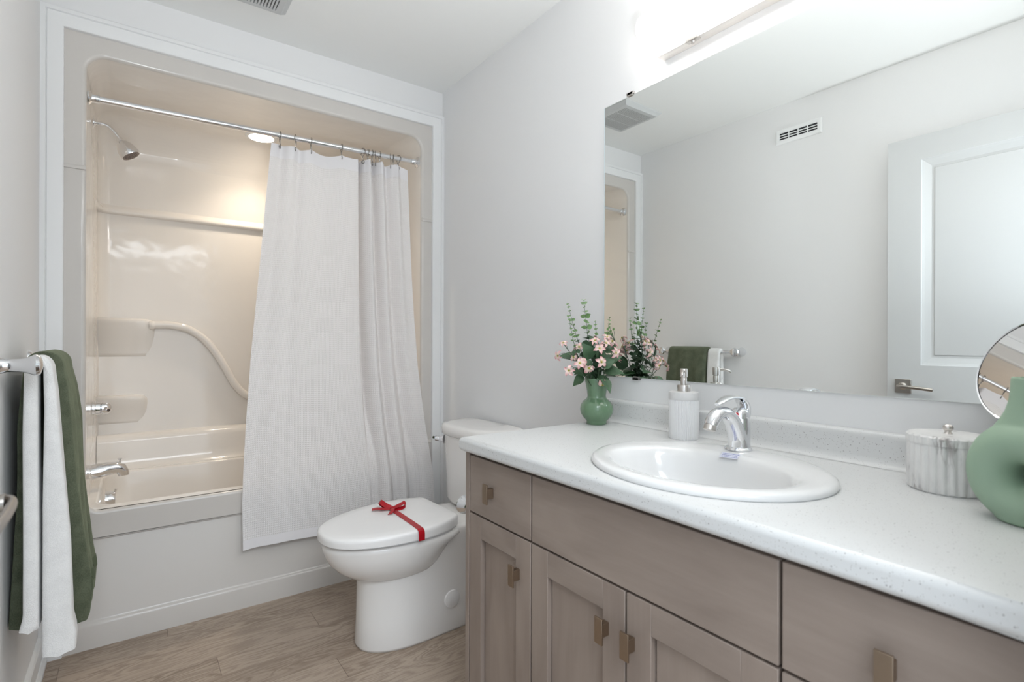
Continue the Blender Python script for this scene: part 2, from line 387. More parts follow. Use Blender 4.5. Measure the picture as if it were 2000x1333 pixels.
# local: +y along leaf (0..0.805), x thickness -0.035..0 -> face toward the room is x = +0.03
def panel_door():
    W, H, X = 0.805, 2.03, 0.034
    mb = MB()
    ys = [0, 0.125, W - 0.125, W]; 
    zs = [0, 0.22, 0.86, 1.02, 1.925, H]
    # stiles, rails
    def quad(y0, y1, z0, z1, x): mb.add([(x, y0, z0), (x, y1, z0), (x, y1, z1), (x, y0, z1)], [(0, 1, 2, 3)])
    for i in range(3):
        for j in range(5):
            y0, y1, z0, z1 = ys[i], ys[i + 1], zs[j], zs[j + 1]
            if i == 1 and j in (1, 3):
                loops = [(0, X), (0.003, X - 0.003), (0.012, X - 0.007), (0.034, X - 0.014), (0.044, X - 0.015), (0.047, X - 0.011)]
                prev = None
                for d, x in loops:
                    L = [(x, y0 + d, z0 + d), (x, y1 - d, z0 + d), (x, y1 - d, z1 - d), (x, y0 + d, z1 - d)]
                    if prev:
                        mb.add(prev + L, [(k, (k + 1) % 4, 4 + (k + 1) % 4, 4 + k) for k in range(4)])
                    prev = L
                mb.add(prev, [(0, 1, 2, 3)])
            else: quad(y0, y1, z0, z1, X)
    mb.add([(0, 0, 0), (0, W, 0), (0, W, H), (0, 0, H), (X, 0, 0), (X, W, 0), (X, W, H), (X, 0, H)], [(0, 3, 2, 1), (0, 1, 5, 4), (1, 2, 6, 5), (2, 3, 7, 6), (3, 0, 4, 7)])
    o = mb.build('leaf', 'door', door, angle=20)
    return o
panel_door()
hy, hz = 0.805 - 0.062, 0.925
h = box('door_handle', 'nickel', door, 0.034, 0.042, hy - 0.031, hy + 0.031, hz - 0.031, hz + 0.031, bevel=0.0015)
h['label'] = 'satin nickel lever handle on a square plate'
mb = MB(); mb.lathe([(0.017, 0.042), (0.017, 0.05), (0.011, 0.054), (0.011, 0.072)], 24, (0, hy, hz), 'x')
mb.build('spindle', 'nickel', h)
mb = MB(); p = smooth_path([(0.070, hy + 0.012, hz), (0.078, hy, hz), (0.080, hy - 0.03, hz - 0.001), (0.079, hy - 0.075, hz - 0.004), (0.075, hy - 0.118, hz - 0.008)])
mb.tube(p, [(0.005, 0.0075)] * (len(p) - 1) + [(0.004, 0.006)], 14)
mb.build('lever', 'nickel', h)
box('latch', 'nickel', door, 0.010, 0.026, 0.8045, 0.8065, hz - 0.03, hz + 0.03)

# ------------------------------------------------------------------ one piece tub shower
tub = thing('tub_shower_unit', 'glossy cream one-piece bathtub and shower surround filling the alcove', 'bathtub', (0.764, 2.46, 0))
T = Vector((0.764, 2.46, 0))
def L2(p): return (p[0] - T.x, p[1] - T.y, p[2] - T.z)
OX0, OX1, OZ0, OZ1 = 0.095, 1.438, 0.502, 2.180
def rrect(x0, x1, z0, z1, rb, rt, n=10):
    pts = []
    for (cx, cz, a0, r) in ((x1 - rb, z0 + rb, -90, rb), (x1 - rt, z1 - rt, 0, rt), (x0 + rt, z1 - rt, 90, rt), (x0 + rb, z0 + rb, 180, rb)):
        for k in range(n + 1):
            a = math.radians(a0 + 90 * k / n); pts.append((cx + r * math.cos(a), cz + r * math.sin(a)))
    return pts
# front flange with the rounded opening: rings from outer rectangle to opening, then a rolled edge inward
def flange():
    mb = MB(); n = 10
    inner = rrect(OX0 - 0.014, OX1 + 0.014, OZ0 - 0.016, OZ1 + 0.014, 0.060, 0.078, n)
    roll = []
    for k in range(7):
        a = math.radians(90 * k / 6); d = 0.014 * math.sin(a); yy = 2.46 + 0.014 * (1 - math.cos(a))
        roll.append([(x, yy, z) for x, z in rrect(OX0 - 0.014 + d, OX1 + 0.014 - d, OZ0 - 0.016 + d, OZ1 + 0.014 - d, 0.060 - d * 0.9, 0.078 - d * 0.9, n)])
    outer = []
    for (x, z) in inner:
        cx, cz = 0.764, 1.2
        outer.append(None)
    # outer rectangle sampled by corner group
    m = n + 1; X0, X1, Z0, Z1 = XL + 0.045, XR - 0.045, 0.40, 2.262
    for g in range(4):
        for k in range(m):
            t = k / n
            if g == 0: q = (inner[k][0], Z0) if t < 0.5 else (X1, inner[k][1])
            if g == 1: q = (X1, inner[m + k][1]) if t < 0.5 else (inner[m + k][0], Z1)
            if g == 2: q = (inner[2 * m + k][0], Z1) if t < 0.5 else (X0, inner[2 * m + k][1])
            if g == 3: q = (X0, inner[3 * m + k][1]) if t < 0.5 else (inner[3 * m + k][0], Z0)
            if k == n // 2: q = ((X1, Z0), (X1, Z1), (X0, Z1), (X0, Z0))[g]
            outer[g * m + k] = q
    mb.loft([[L2((x, 2.46, z)) for x, z in outer]] + [[L2(p) for p in r] for r in roll], True, False, False)
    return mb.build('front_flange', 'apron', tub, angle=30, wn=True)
flange()
# apron below the rim: groove, flat, raised base strip
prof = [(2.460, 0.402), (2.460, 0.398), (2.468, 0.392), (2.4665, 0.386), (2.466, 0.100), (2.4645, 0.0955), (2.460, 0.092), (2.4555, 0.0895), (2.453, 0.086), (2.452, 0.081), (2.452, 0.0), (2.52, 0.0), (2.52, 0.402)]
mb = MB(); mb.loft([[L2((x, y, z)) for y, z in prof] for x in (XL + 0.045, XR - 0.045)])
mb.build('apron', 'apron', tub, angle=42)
# moulded seams across the flange at both sides
for z in (1.757, 0.607):
    for x0, x1 in ((0.032, 0.094), (1.44, 1.497)):
        if z < 1 and x0 < 1: continue
        mb = MB(); pr = [(2.461, z + 0.012), (2.456, z + 0.006), (2.455, z - 0.004), (2.461, z - 0.006)]
        mb.loft([[L2((x, y, zz)) for y, zz in pr] for x in (x0, x1)]); mb.build('seam_bead', 'apron', tub, angle=50)
# inner surround: sections along y with a domed back top
def surround():
    mb = MB(); rings = []
    YK, RB, RV = 3.26, 0.18, 0.055
    ys = [2.474, 2.50, 2.7, 2.9, YK - RB]
    ys += [YK - RB + RB * math.sin(math.radians(a)) for a in range(6, 91, 6)]
    # refine near back for the vertical corner
    ys = sorted(set([round(y, 5) for y in ys] + [round(YK - RV + RV * math.sin(math.radians(a)), 5) for a in range(0, 91, 9)]))
    for y in ys:
        zc = 2.180 + 0.02 * min(1, (y - 2.474) / 0.2)
        if y > YK - RB: zc = 2.20 - RB + math.sqrt(max(0, RB ** 2 - (y - YK + RB) ** 2))
        ins = 0
        if y > YK - RV: ins = RV - math.sqrt(max(0, RV ** 2 - (y - YK + RV) ** 2))
        x0, x1 = OX0 + ins, OX1 - ins; rt = 0.065
        ring = [(x0, y, 0.48), (x0, y, 1.0), (x0, y, 1.6)]
        for k in range(11):
            a = math.radians(180 - 9 * k); ring.append((x0 + rt + rt * math.cos(a), y, zc - rt + rt * math.sin(a)))
        for k in range(1, 6): ring.append((x0 + rt + (x1 - x0 - 2 * rt) * k / 6, y, zc))
        for k in range(11):
            a = math.radians(90 - 9 * k); ring.append((x1 - rt + rt * math.cos(a), y, zc - rt + rt * math.sin(a)))
        ring += [(x1, y, 1.6), (x1, y, 1.0), (x1, y, 0.48)]
        rings.append([L2(p) for p in ring])
    mb.loft(rings, closed=False)
    n = len(rings[0]); k0 = (len(rings) - 1) * n
    mb.f.append(tuple(k0 + i for i in range(n)))
    o = mb.build('surround', 'acrylic', tub, angle=60, wn=True)
    return o
surround()
# upper ledge seam round the back and into the left corner
def ledge():
    mb = MB(); path = []
    pl = [(0.094, 3.12), (0.094, 3.16), (0.094, 3.19)]
    cs = [(0.150 + 0.056 * math.cos(math.radians(a)), 3.204 + 0.056 * math.sin(math.radians(a))) for a in range(180, 89, -15)]
    cr = [(1.383 + 0.056 * math.cos(math.radians(a)), 3.204 + 0.056 * math.sin(math.radians(a))) for a in range(90, -1, -15)]
    pl = pl + cs + cr + [(1.439, 3.18), (1.439, 2.90)]
    ZL = 0.015
    prof = [(0.0, 1.785), (0.008, 1.776), (0.017, 1.766), (0.022, 1.757), (0.022, 1.747), (0.017, 1.741), (0.0, 1.739)]
    rings = []
    for i, (x, y) in enumerate(pl):
        a = Vector(pl[max(i - 1, 0)]); b = Vector(pl[min(i + 1, len(pl) - 1)]); t = (b - a).normalized(); nn = Vector((t.y, -t.x))
        s = {0: 0.02, 1: 0.35, 2: 0.8}.get(i, 1.0)
        rings.append([L2((x + nn.x * d * s, y + nn.y * d * s, z + ZL)) for d, z in prof])
    mb.loft(rings); return mb.build('ledge', 'acrylic', tub, angle=50)
ledge()
# thick lower back panel with curved outline, grab rail along the curve
curve = [(0.30, 1.205), (0.37, 1.208), (0.44, 1.197), (0.495, 1.170), (0.55, 1.120), (0.595, 1.055), (0.634, 0.982), (0.672, 0.905), (0.715, 0.850), (0.76, 0.822), (0.82, 0.806), (1.0, 0.800), (1.437, 0.800)]
KB = 3.23 / 3.15
curve = [(min(0.233 + (x - 0.233) * KB, 1.437), 1.1346 + (z - 1.1346) * KB) for x, z in curve]
def back_panel():
    cp = [(p.x, p.y) for p in smooth_path([(x, z, 0) for x, z in curve], 6)]
    out = [(0.096, 0.60), (0.096, curve[0][1])] + cp + [(1.437, 0.60)]
    mb = MB()
    loops = [(3.27, 0.0), (3.245, 0.0), (3.236, 0.004), (3.230, 0.012)]
    cx, cz = 0.5, 0.8
    rings = []
    for y, d in loops:
        ring = []
        m = len(out)
        for i, (x, z) in enumerate(out):
            a = Vector(out[i - 1]); b = Vector(out[(i + 1) % m]); t = (b - a).normalized(); nn = Vector((-t.y, t.x))
            q = Vector((x, z)) - nn * d if i not in (0, 1, m - 1) else Vector((x, z - (d if i == 1 else 0)))
            ring.append(L2((q.x, y, q.y)))
        rings.append(ring)
    mb.loft(rings); return mb.build('back_panel', 'acrylic', tub, angle=40, wn=True)
back_panel()
mb = MB(); p = smooth_path([(x, 3.212, z) for x, z in curve[:11]], 8)
mb.tube([L2(q) for q in p], 0.0195, 18); mb.lathe([(0.021, 0.294), (0.0225, 0.30), (0.0225, 0.312), (0.020, 0.316)], 20, L2((0.008, 3.212, curve[0][1])), 'x')
o = mb.build('grab_rail', 'acrylic', tub, angle=50)
def shelf(name, x1, zt, zlow, ynose):
    H_ = zt - zlow
    prof = [(3.25, zt + 0.002), (3.225, zt + 0.002), (ynose + 0.012, zt), (ynose + 0.003, zt - 0.005), (ynose, zt - 0.014), (ynose + 0.001, zt - 0.024)]
    for q in range(1, 10):
        t = q / 9; prof.append((ynose + 0.001 + (3.2297 - ynose - 0.001) * (0.5 - 0.5 * math.cos(PI * t ** 0.8)), zt - 0.024 - (H_ - 0.024) * t))
    prof.append((3.25, zlow))
    mb = MB(); rings = []
    for x, k, e in ((0.090, 1, 1), (x1 - 0.05, 1, 1), (x1 - 0.03, 0.985, 0.97), (x1 - 0.014, 0.93, 0.9), (x1 - 0.003, 0.80, 0.75), (x1 + 0.006, 0.55, 0.5), (x1 + 0.013, 0.26, 0.25), (x1 + 0.016, 0.0, 0.1)):
        rings.append([L2((x, 3.25 - (3.25 - y) * k if k > 0 else 3.245, zt - 0.03 * (1 - e) + (z - zt) * (0.75 + 0.25 * e))) for y, z in prof])
    mb.loft(rings); return mb.build(name, 'acrylic', tub, angle=180)
shelf('shelf', 0.316, 1.238, 1.05, 3.200)
shelf('shelf', 0.285, 0.858, 0.72, 3.195)
# back deck, riser and wide rim behind the basin
prof = [(3.25, 0.670), (3.215, 0.668), (3.188, 0.660), (3.178, 0.648), (3.174, 0.633), (3.168, 0.56), (3.162, 0.530), (3.152, 0.512), (3.14, 0.507), (3.14, 0.45), (3.25, 0.45)]
mb = MB(); mb.loft([[L2((x, y, z)) for y, z in prof] for x in (0.096, 0.5, 1.0, 1.437)])
mb.build('back_deck', 'acrylic', tub, angle=50)
# basin: rim plate with rounded hole and sloped walls
def rr2(x0, x1, y0, y1, r, n=8):
    return [(x, y) for x, y in rrect(x0, x1, y0, y1, r, r, n)]
def basin():
    mb = MB(); n = 8
    lv = [((0.095, 1.438, 2.474, 3.18, 0.012), 0.502), ((0.118, 1.405, 2.518, 3.130, 0.075), 0.504), ((0.124, 1.398, 2.525, 3.123, 0.08), 0.501), ((0.130, 1.390, 2.531, 3.117, 0.085), 0.492),
          ((0.150, 1.33, 2.555, 3.09, 0.10), 0.32), ((0.18, 1.26, 2.59, 3.05, 0.12), 0.18), ((0.21, 1.22, 2.62, 3.02, 0.12), 0.145), ((0.27, 1.16, 2.68, 2.96, 0.10), 0.13)]
    rings = [[L2((x, y, z)) for x, y in rr2(*a, n)] for a, z in lv]
    mb.loft(rings, True, False, True); return mb.build('basin', 'acrylic', tub, angle=50, wn=True)
basin()

# shower fittings on the left end wall
sh = thing('overhead_shower', 'chrome shower head on a bent arm high on the left end wall', 'shower head', (0.098, 2.80, 2.040))
mb = MB(); mb.lathe([(0.020, 0.0), (0.019, 0.004), (0.013, 0.007), (0.0095, 0.008)], 28, (0, 0, 0.002), 'x'); mb.build('escutcheon', 'chrome', sh)
pa = smooth_path([(0, 0, 0.002), (0.030, 0, 0.002), (0.052, 0, -0.005), (0.072, 0, -0.026), (0.086, 0, -0.046)], 8)
mb = MB(); mb.tube(pa, 0.0085, 16, (0, 1, 0)); mb.build('shower_arm', 'chrome', sh)
d = Vector((0.50, -0.10, -0.80)).normalized(); a0 = Vector((0.086, 0, -0.046))
q = d.to_track_quat('Z', 'Y').to_matrix()
mb = MB(); mb.lathe([(0.0, -0.002), (0.012, 0.0), (0.013, 0.014), (0.0115, 0.016), (0.0115, 0.019), (0.021, 0.021), (0.030, 0.036), (0.036, 0.055), (0.0385, 0.078), (0.037, 0.082), (0.034, 0.081)], 32)
mb.v = [tuple(a0 + q @ Vector(v)) for v in mb.v]; hd = mb.build('head', 'chrome', sh)
mb = MB(); mb.lathe([(0.0, 0.0800), (0.034, 0.0800), (0.034, 0.0815), (0.0, 0.0815)], 28)
for r_, n_ in ((0.006, 5), (0.014, 10), (0.022, 16)):
    for k in range(n_):
        t = 2 * PI * k / n_; mb.lathe([(0.0022, 0.0805), (0.0016, 0.0842)], 6, (r_ * math.cos(t), r_ * math.sin(t), 0))
mb.v = [tuple(a0 + q @ Vector(v)) for v in mb.v]; mb.build('nozzle_plate', simple('grey_nozzles', (0.22, 0.18, 0.16), 0.5), hd)

vv = thing('shower_valve', 'chrome shower valve handle on the end wall above the tub spout', 'valve', (0.097, 2.82, 0.843))
mb = MB(); mb.lathe([(0.0, 0), (0.031, 0.0), (0.031, 0.010), (0.028, 0.013), (0.026, 0.014)], 36, (0, 0, 0), 'x'); mb.build('escutcheon', 'chrome', vv)
mb = MB(); mb.lathe([(0.029, 0.008), (0.0285, 0.026), (0.025, 0.028), (0.025, 0.031), (0.028, 0.033), (0.027, 0.048), (0.022, 0.058), (0.012, 0.065), (0.0, 0.067)], 32, (0, 0, 0), 'x')
hb = mb.build('handle', 'chrome', vv)
mb = MB(); mb.tube([(0.045, -0.018, 0), (0.052, -0.036, -0.004), (0.056, -0.050, -0.006)], [0.008, 0.007, 0.006], 12); mb.build('lever', 'chrome', hb)

sp = thing('tub_spout', 'chrome tub spout with a pull-up diverter knob on the left end wall', 'spout', (0.097, 2.80, 0.583))
pp = [(0.0, 0, -0.004), (0.018, 0, -0.002), (0.052, 0, 0.002), (0.082, 0, 0.003), (0.097, 0, -0.003), (0.106, 0, -0.018), (0.107, 0, -0.032)]
mb = MB(); mb.tube(pp, [(0.030, 0.038), (0.030, 0.036), (0.028, 0.030), (0.026, 0.025), (0.024, 0.022), (0.021, 0.017), (0.020, 0.015)], 24, (0, 1, 0)); so = mb.build('spout_body', 'chrome', sp)
mb = MB(); mb.lathe([(0.0035, 0.018), (0.0035, 0.034), (0.0085, 0.040), (0.0085, 0.042), (0.0, 0.0425)], 16, (0.094, 0, 0)); mb.build('diverter_knob', 'chrome', sp)

ov = thing('overflow_plate', 'chrome overflow lever plate on the inner end of the tub below the spout', 'drain', (0.142, 2.80, 0.452))
mb = MB(); mb.lathe([(0.0, 0), (0.037, 0.0), (0.037, 0.006), (0.033, 0.028), (0.030, 0.034), (0.0, 0.036)], 32, (0, 0, 0), 'x'); mb.build('cover', 'chrome', ov)
mb = MB(); mb.tube([(0.03, 0, 0.02), (0.034, 0, 0.036), (0.036, 0, 0.045)], [0.004, 0.004, 0.005], 10, (0, 1, 0)); mb.build('trip_lever', 'chrome', ov)

rl = thing('recessed_light', 'lit warm recessed downlight in the shower ceiling', 'light', (0.779, 3.0, 2.199))
mb = MB(); mb.lathe([(0.060, -0.004), (0.075, -0.003), (0.078, 0.001), (0.06, 0.001)], 40, cap0=False, cap1=False); mb.build('trim_ring', 'trim', rl)
mb = MB(); mb.lathe([(0.0, -0.004), (0.060, -0.004), (0.060, 0.0), (0.0, 0.0)], 40); mb.build('lens', 'pot', rl)
pl = bpy.data.lights.new('downlight_beam', 'SPOT'); pl.energy = 4.6; pl.color = (1.0, 0.86, 0.69); pl.spot_size = math.radians(125); pl.spot_blend = 1.0; pl.shadow_soft_size = 0.05
plo = bpy.data.objects.new('downlight_beam', pl); COL.objects.link(plo); plo.parent = rl; plo.location = (0, 0, -0.012)

# ------------------------------------------------------------------ rod, rings, curtain
A, B = Vector((0.0965, 2.505, 2.036)), Vector((1.4365, 2.505, 2.064))
rod = thing('shower_rod', 'chrome tension rod across the shower opening', 'rod', tuple(A))
dv = B - A; dn = dv.normalized()
mb = MB(); mb.tube([A - A, dv], 0.0125, 24); mb.build('pole', 'chrome', rod)
for P0, s in ((Vector((0, 0, 0)), 1), (dv, -1)):
    mb = MB(); pr = [(0.027, 0.0), (0.027, 0.004), (0.022, 0.008), (0.016, 0.012), (0.015, 0.034), (0.0135, 0.036)]
    qm = (dn * s).to_track_quat('Z', 'Y').to_matrix()
    mb.lathe(pr, 28); mb.v = [tuple(P0 + qm @ Vector(v)) for v in mb.v]; mb.build('end_flange', 'chrome', rod)
ring_x = [0.765, 0.832, 0.899, 1.040, 1.144, 1.170, 1.192, 1.209, 1.230, 1.289, 1.302, 1.330]
tilt = [0.1, -0.5, 0.0, 0.0, 0.5, 0.1, 0.0, -0.5, 0.05, -0.5, -0.2, 0.5]
ring_words = ['leftmost curtain ring, at the free edge of the curtain', 'second curtain ring from the left', 'third curtain ring from the left', 'fourth curtain ring, alone in the middle of the long gap',
              'fifth curtain ring, at the first deep fold', 'sixth curtain ring, beside the first deep fold', 'seventh curtain ring from the left', 'eighth curtain ring from the left, twisted',
              'ninth curtain ring from the left, before the last gap', 'third curtain ring from the right end', 'second curtain ring from the right end', 'rightmost curtain ring beside the rod flange']
def make_ring():
    mb = MB(); pts = []
    for k in range(15):
        a = math.radians(-60 + 300 * k / 14); pts.append((0, 0.0165 * math.cos(a), 0.0165 * math.sin(a)))
    pts = [(0, 0.004, -0.030)] + pts + [(0, 0.001, -0.026), (0.001, -0.001, -0.044)]
    mb.tube(smooth_path(pts, 2), 0.0019, 8, (1, 0, 0)); return mb
def make_eyelet():
    mb = MB(); pts = [(0, 0.0075 * math.cos(2 * PI * k / 16) - 0.001, -0.050 + 0.0075 * math.sin(2 * PI * k / 16)) for k in range(17)]
    mb.tube(pts, 0.0026, 8, (1, 0, 0)); return mb
r_proto = thing('curtain_ring', 'x', 'curtain ring', (0, 0, 0), 0, 'chrome rings carrying the shower curtain')
rw = make_ring().build('hook_wire', 'ringmetal', r_proto); re_ = make_eyelet().build('ball_end', 'ringmetal', r_proto)
ring_z = []
for i, x in enumerate(ring_x):
    t = (x - A.x) / (B.x - A.x); P = A.lerp(B, t); ring_z.append(P.z)
    if i == 0: o = r_proto
    else:
        o = r_proto.copy(); COL.objects.link(o)
        for ch in (rw, re_):
            c = ch.copy(); COL.objects.link(c); c.parent = o
    o.location = P; o.rotation_euler = (0, 0, tilt[i]); o['label'] = ring_words[i]

def curtain():
    NS, NT = 240, 90
    zt_tab = [(x, z - 0.040) for x, z in zip(ring_x, ring_z)]
    LE = [(0.25, 0.609), (0.45, 0.607), (0.60, 0.612), (0.80, 0.622), (1.05, 0.640), (1.35, 0.668), (1.65, 0.696), (2.0, 0.728)]
    RE = [(0.25, 1.498), (0.45, 1.490), (0.58, 1.470), (0.72, 1.446), (0.86, 1.427), (1.0, 1.410), (1.25, 1.396), (1.5, 1.390), (1.75, 1.385), (2.0, 1.378)]
    YY = [(0.25, 2.418), (0.55, 2.432), (0.9, 2.440), (1.3, 2.462), (1.7, 2.488), (2.05, 2.503)]
    # folds: centres (fraction of width at the top), width, depth(toward back +), persistence to the bottom
    folds = [(0.075, 0.03, 0.022, 0.35, 0.06), (0.19, 0.028, 0.024, 0.15, 0.20), (0.36, 0.06, 0.012, 0.1, 0.40),
             (0.625, 0.012, 0.060, 0.9, 0.66), (0.675, 0.018, -0.035, 0.6, 0.72), (0.725, 0.016, 0.042, 0.8, 0.775), (0.775, 0.018, -0.020, 0.7, 0.83), (0.83, 0.022, 0.034, 0.9, 0.885), (0.90, 0.02, -0.02, 0.5, 0.94)]
    mb = MB(); UV = []
    for j in range(NT + 1):
        for i in range(NS + 1):
            s, t = i / NS, j / NT
            zb = 0.252 + 0.006 * math.sin(s * 9)
            # s -> x at top and bottom
            zz = 2.0 + (zb - 2.0) * t
            x = interp(LE, zz) + (interp(RE, zz) - interp(LE, zz)) * s
            # top edge hangs from the rings, sagging between
            xt = interp(LE, 2.0) + (interp(RE, 2.0) - interp(LE, 2.0)) * s
            zr = interp(zt_tab, xt)
            sag = 0
            for i_, (a, b) in enumerate(zip(ring_x, ring_x[1:])):
                if a < xt < b: sag = (0.05 + 0.10 * ((i_ * 37) % 10) / 10) * (b - a) * (1 - (2 * (xt - a) / (b - a) - 1) ** 2)
            if xt > ring_x[-1]: sag = 0.25 * (xt - ring_x[-1])
            if xt < ring_x[0]: sag = 0.10 * (ring_x[0] - xt)
            ztop = zr - sag
            z = ztop + (zb - ztop) * t
            y = interp(YY, z)
            fall = (1 - t)
            for c0, w0, dp, per, c1 in folds:
                c = c0 + (c1 - c0) * t ** 0.8; ww = w0 * (1 + 0.7 * t); amp = dp * (fall ** 1.2 * (1 - per) + per)
                y += amp * math.exp(-((s - c) / ww) ** 2)
            y += 0.006 * math.sin(s * 22 + 1.5 * t) * (0.4 + 0.6 * t) * (0.6 if s < 0.6 else 1)
            y += 0.010 * noise.noise((s * 4, z * 1.5, 3.0))
            if z < 0.56: y = min(y, 2.444 - 0.006 * (s > 0.9))     # hangs outside the tub front
            elif z < 0.85: 
                k = (z - 0.56) / 0.29; y = min(y, 2.444 + k * 0.06)
            mb.v.append((x, y, z)); UV.append((s * 1.15, (1 - t) * 1.75))
    for j in range(NT):
        for i in range(NS):
            a = j * (NS + 1) + i; mb.f.append((a, a + 1, a + NS + 2, a + NS + 1))
    vs = mb.v; x0, z0 = 0.72, 2.0
    root = tag(bpy.data.objects.new('shower_curtain', None), 'white waffle shower curtain pulled to the right, hanging outside the tub', 'curtain'); COL.objects.link(root)
    root.location = (1.05, 2.47, 0.25)
    mb.v = [(x - 1.05, y - 2.47, z - 0.25) for x, y, z in vs]
    me = bpy.data.meshes.new('fabric'); me.from_pydata(mb.v, [], mb.f)
    ul = me.uv_layers.new(name='UVMap')
    for lp in me.loops: ul.data[lp.index].uv = UV[lp.vertex_index]
    for p in me.polygons: p.use_smooth = True
    me.materials.append(MT['curtain']); o = bpy.data.objects.new('fabric', me); COL.objects.link(o); o.parent = root
    # hems: doubled cloth bands in front of the fabric
    for nm, j0, j1 in (('top_hem', 0, 3), ('bottom_hem', NT - 2, NT)):
        hv, hf = [], []
        for j in range(j0, j1 + 1):
            for i in range(NS + 1):
                x, y, z = mb.v[j * (NS + 1) + i]; hv.append((x, y - 0.0016, z + (0.001 if j == j0 and j0 == 0 else 0)))
        m = j1 - j0
        for j in range(m):
            for i in range(NS):
                a = j * (NS + 1) + i; hf.append((a, a + 1, a + NS + 2, a + NS + 1))
        hm = bpy.data.meshes.new(nm); hm.from_pydata(hv, [], hf)
        for p in hm.polygons: p.use_smooth = True
        hm.materials.append(MT['hem']); ho = bpy.data.objects.new(nm, hm); COL.objects.link(ho); ho.parent = root
MT['hem'] = hem_mat()
curtain()

# ------------------------------------------------------------------ toilet
toi = thing('toilet', 'white skirted toilet with closed lid between tub and vanity', 'toilet', (1.545, 1.93, 0), math.radians(183.0))
def egg(dc, af, ab, w, z, pf=2.0, pb=2.6, n=72, tiltz=0.0):
    ring = []
    for k in range(n):
        t = 2 * PI * k / n; c, s = math.cos(t), math.sin(t)
        p = pf if c > 0 else pb; a = af if c > 0 else ab
        x = dc + a * math.copysign(abs(c) ** (2 / p), c); y = w * math.copysign(abs(s) ** (2 / p), s)
        ring.append((x, y, z + tiltz * (0.77 - x)))
    return ring
mb = MB()
mb.loft([egg(0.42, 0.218, 0.38, 0.124, 0.0, 2.2, 6), egg(0.42, 0.221, 0.38, 0.127, 0.010, 2.2, 6), egg(0.42, 0.216, 0.38, 0.122, 0.10, 2.2, 6), egg(0.42, 0.214, 0.38, 0.122, 0.20, 2.2, 6), egg(0.42, 0.212, 0.385, 0.126, 0.27, 2.2, 6),
         egg(0.42, 0.205, 0.39, 0.136, 0.33, 2.2, 6), egg(0.42, 0.19, 0.395, 0.146, 0.385, 2.2, 7), egg(0.42, 0.185, 0.395, 0.148, 0.402, 2.2, 7), egg(0.42, 0.18, 0.39, 0.144, 0.410, 2.2, 7), egg(0.42, 0.15, 0.37, 0.12, 0.412, 2.2, 7)])
mb.loft([egg(0.48, 0.08, 0.07, 0.07, 0.242), egg(0.48, 0.145, 0.11, 0.106, 0.252), egg(0.478, 0.198, 0.135, 0.133, 0.272), egg(0.476, 0.238, 0.150, 0.155, 0.300), egg(0.474, 0.266, 0.165, 0.169, 0.330), egg(0.464, 0.292, 0.180, 0.179, 0.360),
         egg(0.451, 0.313, 0.225, 0.184, 0.386), egg(0.451, 0.314, 0.224, 0.184, 0.398), egg(0.451, 0.308, 0.220, 0.179, 0.405), egg(0.451, 0.25, 0.18, 0.14, 0.405)])
bowl = mb.build('bowl', 'ceramic', toi, angle=75)
mb = MB(); mb.loft([egg(0.451, 0.303, 0.17, 0.172, 0.4055, 2, 3.5), egg(0.451, 0.303, 0.17, 0.172, 0.417, 2, 3.5)]); mb.build('seat', 'plastic', toi)
LH = [(0.775, 0.0), (0.774, 0.022), (0.770, 0.045), (0.757, 0.078), (0.735, 0.106), (0.700, 0.135), (0.645, 0.163), (0.565, 0.186), (0.475, 0.194), (0.405, 0.189), (0.345, 0.172), (0.302, 0.149), (0.292, 0.140), (0.287, 0.128), (0.286, 0.09), (0.286, 0.045)]
def lidring(o, z, tl=0.022):
    half = smooth_path([(x, y, 0) for x, y in LH], 3); half = [(p.x, max(0, p.y)) for p in half] + [(0.286, 0.0)]
    ring = half + [(x, -y) for x, y in half[-2:0:-1]]
    out = []; cx = 0.50
    for x, y in ring:
        kx = 1 + o / 0.25; ky = 1 + o / 0.19
        out.append((cx + (x - cx) * kx, y * ky, z + tl * (0.77 - x)))
    return out
mb = MB(); mb.loft([lidring(-0.006, 0.416, 0), lidring(0.0, 0.419, 0), lidring(0.001, 0.434), lidring(0.0, 0.442), lidring(-0.004, 0.447), lidring(-0.012, 0.4495), lidring(-0.05, 0.4505), lidring(-0.12, 0.451)])
lid = mb.build('lid', 'plastic', toi, angle=60)
for s in (-1, 1):
    mb = MB(); mb.lathe([(0.010, -0.02), (0.010, 0.02)], 16, (0.278, s * 0.075, 0.428), 'y'); mb.build('hinge', 'plastic', toi)
def tk(af, w, z, dc=0.03, pf=3.2): return egg(dc, af, 0.028, w, z, pf, 8, 72)
mb = MB(); mb.loft([tk(0.13, 0.16, 0.412), tk(0.150, 0.178, 0.425), tk(0.158, 0.187, 0.445), tk(0.168, 0.196, 0.72)]); mb.build('tank', 'ceramic', toi, angle=50)
mb = MB(); mb.loft([tk(0.172, 0.200, 0.721), tk(0.180, 0.208, 0.727), tk(0.182, 0.210, 0.748), tk(0.180, 0.208, 0.760), tk(0.174, 0.202, 0.767), tk(0.15, 0.18, 0.770), tk(0.08, 0.10, 0.771)]); mb.build('tank_lid', 'ceramic', toi, angle=60)
mb = MB(); mb.lathe([(0.021, 0.0), (0.020, 0.004), (0.014, 0.016), (0.011, 0.026), (0.012, 0.028), (0.012, 0.044), (0.0, 0.046)], 24)
qm = Vector((0.55, -0.83, 0)).to_track_quat('Z', 'Y').to_matrix(); mb.v = [tuple(Vector((0.1590, -0.1715, 0.690)) + qm @ Vector(v)) for v in mb.v]
mb.tube([(0.180, -0.203, 0.692), (0.192, -0.206, 0.696), (0.199, -0.202, 0.697)], 0.006, 10)
tl = mb.build('trip_lever', 'chrome', toi); tl['label'] = 'chrome flush lever'
